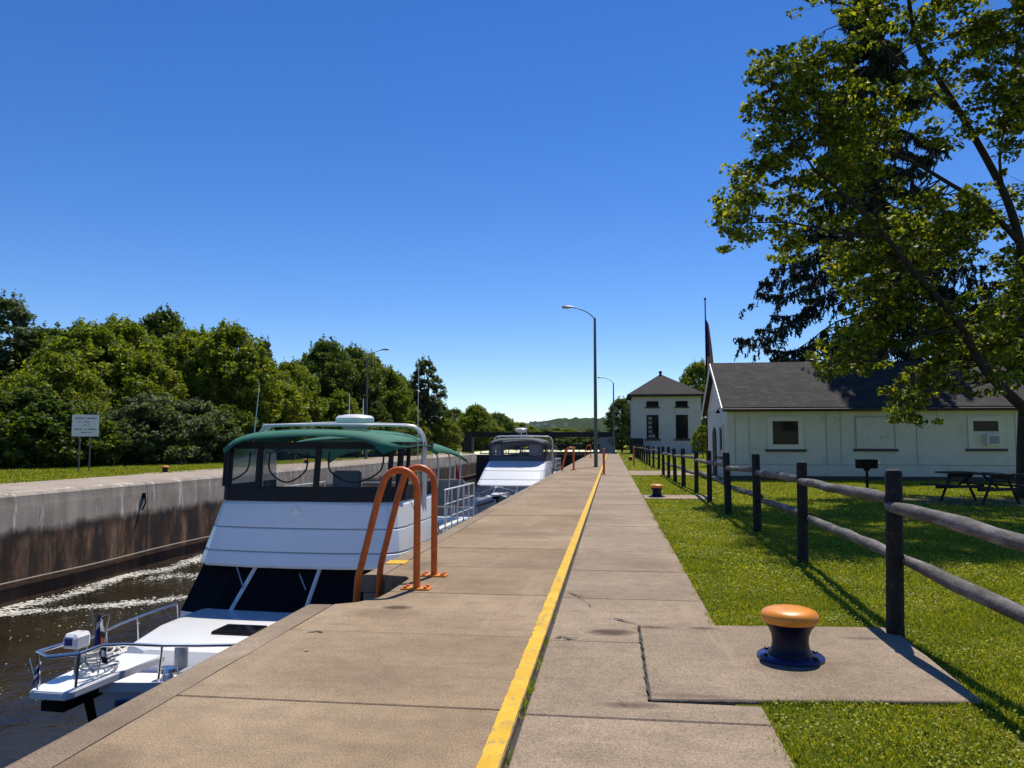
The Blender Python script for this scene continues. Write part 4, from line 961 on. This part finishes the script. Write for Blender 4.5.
for k, px, y, top, wx in (('bush', -25, 41, 400, 1.1), ('bush', 12, 42, 392, 1.3), ('bush', 48, 43, 398, 1.2), ('gbush', 105, 47, 412, 1.1), ('gbush', 150, 50, 396, 1.25), ('gbush', 190, 53, 402, 1.2), ('bush', 225, 56, 408, 1.2), ('bush', 75, 45, 405, 1.1),
                          ('bush', 262, 62, 412, 1.2), ('gbush', 300, 68, 424, 1.2), ('bush', 335, 74, 420, 1.3), ('bush', 368, 78, 424, 1.2), ('bush', 400, 84, 428, 1.3), ('bush', 130, 49, 425, 1.1), ('bush', 172, 52, 428, 1.1), ('bush', 480, 152, 436, 2.0), ('bush', 505, 152, 435, 2.0), ('bush', 530, 153, 436, 2.0), ('bush', 553, 152, 435, 2.0), ('bush', 577, 153, 436, 2.0), ('bush', 600, 153, 435, 2.0), ('bush', 618, 152, 436, 2.0), ('gbush', 325, 71, 432, 1.0), ('bush', 285, 66, 428, 1.1)):
    plant(k, px, y, top, wx=wx)
# beyond the powerhouse and the house
plant('dark', 622, 118, 397, 'dark tree at the left corner of the powerhouse', 1.0, 'trees behind the buildings')
plant('dark', 640, 135, 392, 'tree top showing just over the powerhouse roof left of its vent', 1.0, 'trees behind the buildings')
plant('mid', 700, 128, 360, 'loose pale tree between the powerhouse and the white house', .8, 'trees behind the buildings')
plant('yel', 703, 75, 425, 'small yellow green tree beside the powerhouse right corner', .8, 'trees behind the buildings')
plant('mid', 1010, 62, 300, 'tree behind the right end of the white house', 1.2, 'trees behind the buildings')
plant('dark', 1050, 55, 260, 'darker tree behind the right end of the white house', 1.2, 'trees behind the buildings')

# spruce behind the house
SP = atY(885, 442, 41.5); r = thing('spruce_tree', 'tall dark spruce with drooping branches behind the white house', 'tree', (SP.x, SP.y, GZ))
bm = B(); HS = 28.5; tube(bm, [(0, 0, -.1), (0, 0, 8), (.05, 0, 18), (0, .05, HS)], [.38, .28, .16, .02], 10)
rd = random.Random(9); cen = []; V = []
z = 3.0
def needle_run(a, b, n, droop):
    for _ in range(n):
        t_ = rd.random(); p = a.lerp(b, t_); L_ = rd.uniform(.25, .75)*droop; side = Vector((rd.gauss(0, .35), rd.gauss(0, .35), -1)).normalized()
        q = p+side*L_; s = Vector((rd.gauss(0, 1), rd.gauss(0, 1), rd.gauss(0, .3))).normalized()*rd.uniform(.04, .085)
        V.extend([p-s*.5, p+s*.5, q+s*.8, q-s*.6])
        for _k in range(2):
            m = p.lerp(q, rd.random()); s2 = rv(rd).normalized()*.17; n2 = s2.cross(rv(rd)).normalized()*.05; V.extend([m-s2, m+n2, m+s2, m-n2])
while z < HS-.4:
    t_ = z/HS; L_ = min(6.7, 10.8*(1-t_)**1.2)+.3
    if z < 6: L_ *= .85
    for k in range(rd.randint(4, 6)):
        a = rd.random()*6.283; l = L_*rd.uniform(.65, 1.12); o = Vector((0, 0, z+rd.uniform(-.2, .2))); d = Vector((math.cos(a), math.sin(a), 0))
        P = spline([o, o+d*l*.4+Vector((0, 0, -.10*l)), o+d*l*.75+Vector((0, 0, -.30*l)), o+d*l+Vector((0, 0, -.30*l))], 3)
        tube(bm, P, [.05*(1-.85*i/(len(P)-1)) for i in range(len(P))], 4)
        for i, (p, q) in enumerate(zip(P, P[1:])):
            fr_ = i/(len(P)-1); needle_run(p, q, int(4+11*min(1, fr_*1.6)*l/5), .55+.6*math.sin(math.pi*min(1, fr_+.15)))
            if i > 1 and rd.random() < .85:
                sd = Vector((-d.y, d.x, 0))*(1 if rd.random() < .5 else -1); e = p+(sd*.8+d*.5)*l*.2*rd.uniform(.6, 1.2)+Vector((0, 0, -.12*l)); needle_run(p, e, 12, .7)
    z += .50+.25*rd.random()
obj('trunk', bm, M['bark'], r, smooth=50)
mesh_obj('crown', tri_mesh('crown', [tuple(v) for v in V], 4), M['spruce'], r)

# maple over the picnic table
MY = 22.8; base = Vector((11.35, 22.9, 0)); mp = thing('maple_tree', 'big spreading maple leaning over the lawn from the right', 'tree', (base.x, base.y, GZ))
rd = random.Random(31); g = np.random.default_rng(31); bm = B(); limbs = []
def limb(pts, r0, r1, k=5):
    P = spline(pts, k); tube(bm, [p-base for p in P], [r0+(r1-r0)*(i/(len(P)-1))**.8 for i in range(len(P))], 9); limbs.append((P, r0, r1)); return P
Yp = lambda px, py, y: atY(px, py, y)
limb([base+Vector((0, 0, -.1)), base+Vector((.02, 0, .6)), base+Vector((.05, .02, 1.5)), base+Vector((.15, .1, 2.6))], .40, .27)
f0 = base+Vector((.1, .05, 2.0))
limb([f0, Yp(1024, 408, 22.6), Yp(988, 372, 22.3), Yp(966, 335, 22.1), Yp(945, 305, 21.9), Yp(915, 272, 21.6), Yp(885, 235, 21.2), Yp(852, 200, 20.8), Yp(815, 170, 20.5)], .17, .035)
limb([f0+Vector((.1, .1, .5)), Yp(1040, 330, 23.2), Yp(1022, 250, 23.4), Yp(1003, 190, 23.5), Yp(960, 112, 23.7), Yp(932, 68, 23.9), Yp(915, 35, 24), Yp(905, -30, 24)], .17, .05)
limb([Yp(1018, 240, 23.4), Yp(985, 205, 23.2), Yp(950, 183, 22.9), Yp(905, 157, 22.6), Yp(868, 146, 22.4), Yp(820, 130, 22.2)], .09, .025)
limb([f0+Vector((.2, .1, .6)), base+Vector((.6, .5, 5)), base+Vector((1.0, .8, 9)), base+Vector((.8, .6, 14)), base+Vector((.5, .3, 17.5))], .2, .04)
limb([f0+Vector((.2, -.1, .8)), base+Vector((1.0, -2, 5)), base+Vector((1.2, -4, 8)), base+Vector((1, -5.5, 10.5))], .16, .03)
limb([f0+Vector((.2, .3, .8)), base+Vector((2.6, 1.5, 6)), base+Vector((4.5, 2.5, 9)), base+Vector((5.5, 3, 12))], .16, .03)
limb([Yp(966, 335, 22.1), Yp(940, 330, 21.3), Yp(905, 345, 20.8), Yp(880, 360, 20.6)], .05, .012)
limb([Yp(1003, 190, 23.5), Yp(1000, 150, 23), Yp(1012, 100, 22.8), Yp(1018, 40, 22.6)], .05, .015)
limb([Yp(960, 112, 23.7), Yp(920, 80, 23.2), Yp(880, 40, 23), Yp(850, 5, 23)], .06, .015)
limb([Yp(885, 235, 21.2), Yp(840, 232, 21), Yp(790, 222, 21), Yp(745, 222, 21.2)], .05, .012)
limb([Yp(815, 170, 20.5), Yp(790, 130, 20.6), Yp(770, 90, 20.8)], .035, .012)
tp = Yp(905, -30, 24)
limb([tp, base+Vector((-3.2, -1.5, 15.8)), base+Vector((-4.6, -3.2, 15.2)), base+Vector((-5.6, -4.6, 14.2))], .06, .015)
limb([tp, base+Vector((-1.2, -1.8, 16.2)), base+Vector((-1.6, -4.2, 15.0))], .06, .015)
limb([tp, base+Vector((-4.5, .2, 16.6)), base+Vector((-6.6, -.6, 15.8))], .05, .015)
allp = [(P[i], r0) for P, r0, r1 in limbs[1:] for i in range(2, len(P))]
pts = []
def spray(c, rad, n):
    """a leafy spray: several small tight leaf bunches on a twig from the nearest limb"""
    a = min(allp, key=lambda q: (q[0]-c).length)[0]; m = a.lerp(c, .55)+Vector((rd.gauss(0, .15), rd.gauss(0, .15), .15+rd.gauss(0, .1)))
    if (a-c).length < 6: tube(bm, [a-base, m-base, c-base], [.022, .014, .005], 5)
    for k in range(n):
        u = rv(rd, .5); cc = c+Vector((u.x*rad, u.y*rad, u.z*rad*.75)); br = rd.uniform(.14, .34)
        pts.append(clump_points(g, cc, (br*1.2, br*1.2, br*.55), int(rd.uniform(20, 42))))
        if k % 2 == 0: tube(bm, [m-base, cc-base], [.008, .003], 4)
# leafy regions: (px, py, spread px, count, distance spread)
REG = [(775, 75, 26, 7), (800, 60, 26, 7), (770, 110, 26, 7), (760, 150, 26, 7), (750, 190, 26, 7), (735, 220, 18, 6), (755, 245, 18, 4), (790, 205, 28, 6), (810, 110, 40, 14), (840, 150, 40, 14),
       (870, 110, 45, 11), (850, 60, 38, 9), (860, 15, 40, 9), (920, 10, 50, 11), (985, 20, 45, 12), (890, 200, 45, 16), (860, 250, 42, 16), (905, 255, 42, 15), (880, 300, 38, 14), (845, 335, 20, 3), (925, 320, 34, 11), (950, 365, 34, 12),
       (910, 385, 20, 6), (905, 408, 10, 3), (985, 340, 34, 7), (1010, 380, 26, 4), (940, 225, 40, 9), (985, 280, 40, 7), (1000, 300, 30, 3), (990, 120, 35, 8), (1015, 90, 30, 8), (950, 75, 34, 7), (935, 130, 34, 6), (965, 225, 30, 5), (1015, 200, 20, 3), (830, 265, 24, 3), (815, 358, 9, 2), (1000, 60, 40, 8), (860, 355, 22, 5)]
for px, py, sp, n in REG:
    for _ in range(max(2, round(n*(.85 if (px, py) not in ((860, 15), (850, 60), (870, 110), (890, 200), (935, 130)) else .5)))):
        y = (22.0 if px < 860 else 23.2)+rd.gauss(0, 1.2); c = atY(px+8+rd.gauss(0, sp*.5), py+rd.gauss(0, sp*.5), y); spray(c, .62, rd.randint(5, 8))
for _ in range(150):   # the rest of the crown, above and right of the frame
    a = rd.random()*6.28; q = 5.5*rd.random()**.5; c = base+Vector((1.8+q*math.cos(a)*1.1, q*math.sin(a), rd.uniform(5.5, 18)))
    p_ = Vector(c)-Vector((0, 0, EYE)); k_ = p_.dot(_cf); ppx = 512+770*p_.dot(_cr)/k_; ppy = 384-770*p_.dot(_cu)/k_
    if ppx > 1030 or ppy < -10: spray(c, .7, 7)
for _ in range(420):   # upper crown leaning over the lawn; it throws the dappled shade by the fence
    c = base+Vector((rd.uniform(-6.8, 1), rd.uniform(-5.2, 1), rd.uniform(11.5, 16.8)))
    p_ = Vector(c)-Vector((0, 0, EYE)); k_ = p_.dot(_cf); ppy = 384-770*p_.dot(_cu)/k_
    if ppy < -45 and min((q[0]-c).length for q in allp) < 2.4: spray(c, .75, 8)
obj('trunk', bm, M['bark'], mp, smooth=60)
mesh_obj('crown', leaves_mesh('crown', np.concatenate(pts)-np.array(base), .072, updir=.5, aspect=.7, g=g), M['maple'], mp)

# ------------------------------------------------------------------ hills
def hill(name, x0, x1, y, zf, depth):
    bm = B(); n = 260; rows = []; jr = random.Random(3)
    for j, q in enumerate((0, .35, .7, 1, 1.3)):
        rows.append([(x0+(x1-x0)*i/n, y+depth*q, (zf(i/n)*math.sin(math.pi/2*min(q, 1))*(1 if q <= 1 else .9))-1+jr.uniform(-1, 1)*depth*.008) for i in range(n+1)])
    loft(bm, rows, closed=False, caps=False); return tag(obj(name, bm, M['hill'], smooth=60), kind='structure')
hill('hill', -1500, 900, 1750, lambda u: 63+7*math.sin(u*9+1)+4*math.sin(u*23)+2.5*math.sin(u*57), 350)
hill('hill', -900, 700, 520, lambda u: 7+3.5*math.sin(u*11+.5)+1.5*math.sin(u*31), 160)
bm = B(); o_n = 0
for px, py, s in ((538, 424, 6), (545, 422.6, 4), (553, 424.5, 5), (531, 423.4, 3.5), (566, 423.5, 4), (523, 424.2, 3.5)):
    q = atY(px, py, 1840); hb = thing('hillside_house', 'tiny pale house among trees on the distant hill', 'house', (q.x, q.y, q.z-6), 0, 'houses on the distant hill')
    bm = B(); box(bm, -s, s, -5, 5, 0, 7); obj('wall', bm, M['houseblock'], hb); bm = B(); loft(bm, [[(x, -5.6, 7), (x, 5.6, 7), (x, 0, 10.5)] for x in (-s-.6, s+.6)]); obj('roof', bm, M['shingle'], hb)

# ------------------------------------------------------------------ grass
g = np.random.default_rng(77)
def blades(n, x0, x1, y0, y1, h0, h1, wd, keep=None, near=0):
    x = g.uniform(x0, x1, n); y = y0+(y1-y0)*g.uniform(0, 1, n)**(1.0 if not near else near); z = np.full(n, GZ)
    k = np.ones(n, bool) if keep is None else keep(x, y); x, y, z = x[k], y[k], z[k]; n = len(x)
    cl = .75+.45*np.sin(x*5.1+1.3*np.sin(y*3.7))*np.sin(y*4.3+x*1.1); h = g.uniform(h0, h1, n)*cl*.6; a = g.uniform(0, 6.283, n); ww = wd*g.uniform(.6, 1.3, n); ln = h*g.uniform(.2, .9, n); b = g.uniform(0, 6.283, n)
    bx, by = np.cos(a)*ww, np.sin(a)*ww; tx, ty = np.cos(b)*ln, np.sin(b)*ln
    return np.stack([np.stack([x-bx, y-by, z], 1), np.stack([x+bx, y+by, z], 1), np.stack([x+tx, y+ty, z+h], 1)], 1).reshape(-1, 3)
edge = lambda y: .825+.035*np.sin(y*3.1)+.03*np.sin(y*9.7+1)+.02*np.sin(y*23)+.02*np.sin(y*47)
def keep(x, y):
    ok = x > edge(y)
    ok &= ~((x < 2.13+(y-4.85)*.067) & (y > 4.695+.107*x+.02*np.sin(x*9)) & (y < 6.59+.07*x+.02*np.sin(x*11)))
    ok &= ~((x < 2.72) & (y > 21.1) & (y < 22.5)); ok &= ~((x < 4.6) & (y > 36.0) & (y < 41.4))
    return ok
G = [blades(170000, .8, 4.2, 2.6, 9, .02, .07, .0042, keep, 1.0), blades(110000, .8, 7, 8.5, 16, .03, .08, .007, keep, 1.1), blades(90000, .8, 13, 15, 36, .035, .09, .013, keep), blades(80000, 4.2, 8.5, 2.0, 8.6, .02, .07, .0055), blades(40000, .8, 16, 36, 100, .04, .12, .03, keep)]
# tufts creeping over the pavement edges and weeds in the joint of the yellow line
for yy, n in ((4.5, 60), (4.9, 70), (5.4, 30), (3.75, 26), (6.0, 50), (6.9, 16), (8.2, 14), (10, 20)):
    G.append(blades(n, -.53, -.498, yy-.14, yy+.14, .05, .11, .0035))
G.append(blades(2600, .78, .92, 2.8, 20, .03, .09, .006, lambda x, y: (x > edge(y)-.06) & ~((y > 4.7) & (y < 6.62))))
G.append(blades(4500, .86, 2.2, 4.66, 4.95, .03, .085, .005, lambda x, y: np.abs(y-4.692-.107*x) < .03)); G.append(blades(2500, .84, 2.2, 6.56, 6.80, .03, .08, .005, lambda x, y: np.abs(y-6.60-.07*x) < .03))
def clover(n, x0, x1, y0, y1, sz):
    x = g.uniform(x0, x1, n); y = g.uniform(y0, y1, n); k = keep(x, y) & (np.sin(x*3.3+2*np.sin(y*2.1))+np.sin(y*2.9+x) > -.3+g.normal(0, .6, n)); x, y = x[k], y[k]; n = len(x)
    c = np.stack([x, y, GZ+g.uniform(.012, .045, n)], 1); nor = unit(g.normal(size=(n, 3))*.45+np.array([0, 0, 1])); a = unit(np.cross(nor, g.normal(size=(n, 3)))); b = np.cross(nor, a); s_ = sz*g.uniform(.6, 1.3, (n, 1))
    return np.stack([c-a*s_, c-b*s_*.9, c+a*s_, c-a*s_, c+a*s_, c+b*s_*.9], 1).reshape(-1, 3)
G += [clover(26000, .85, 4.2, 2.6, 9, .009), clover(26000, .85, 6, 9, 18, .013)]
me = tri_mesh('lawn_grass', np.concatenate(G), 3)
tag(mesh_obj('lawn_grass', me, M['blade']), 'short mown lawn grass right of the footway', 'grass', kind='stuff')
LB = [blades(70000, -34, -21.6, 18, 70, .06, .16, .03)]
tag(mesh_obj('bank_grass', tri_mesh('bank_grass', np.concatenate(LB), 3), M['blade']), 'strip of mown grass along the far bank', 'grass', kind='stuff')

# ------------------------------------------------------------------ air
bm = B(); box(bm, -3600, 3600, -950, 2600, ZW-4.2, 110)
t = bpy.data.materials.new('air'); t.use_nodes = True; _n = t.node_tree; _n.nodes.remove(_n.nodes['Principled BSDF'])
_v = _n.nodes.new('ShaderNodeVolumePrincipled'); _v.inputs['Color'].default_value = (.80, .88, 1, 1); _v.inputs['Density'].default_value = .00002; _v.inputs['Anisotropy'].default_value = .2
_n.links.new(_v.outputs[0], _n.nodes['Material Output'].inputs['Volume'])
tag(obj('haze', bm, t), kind='stuff')
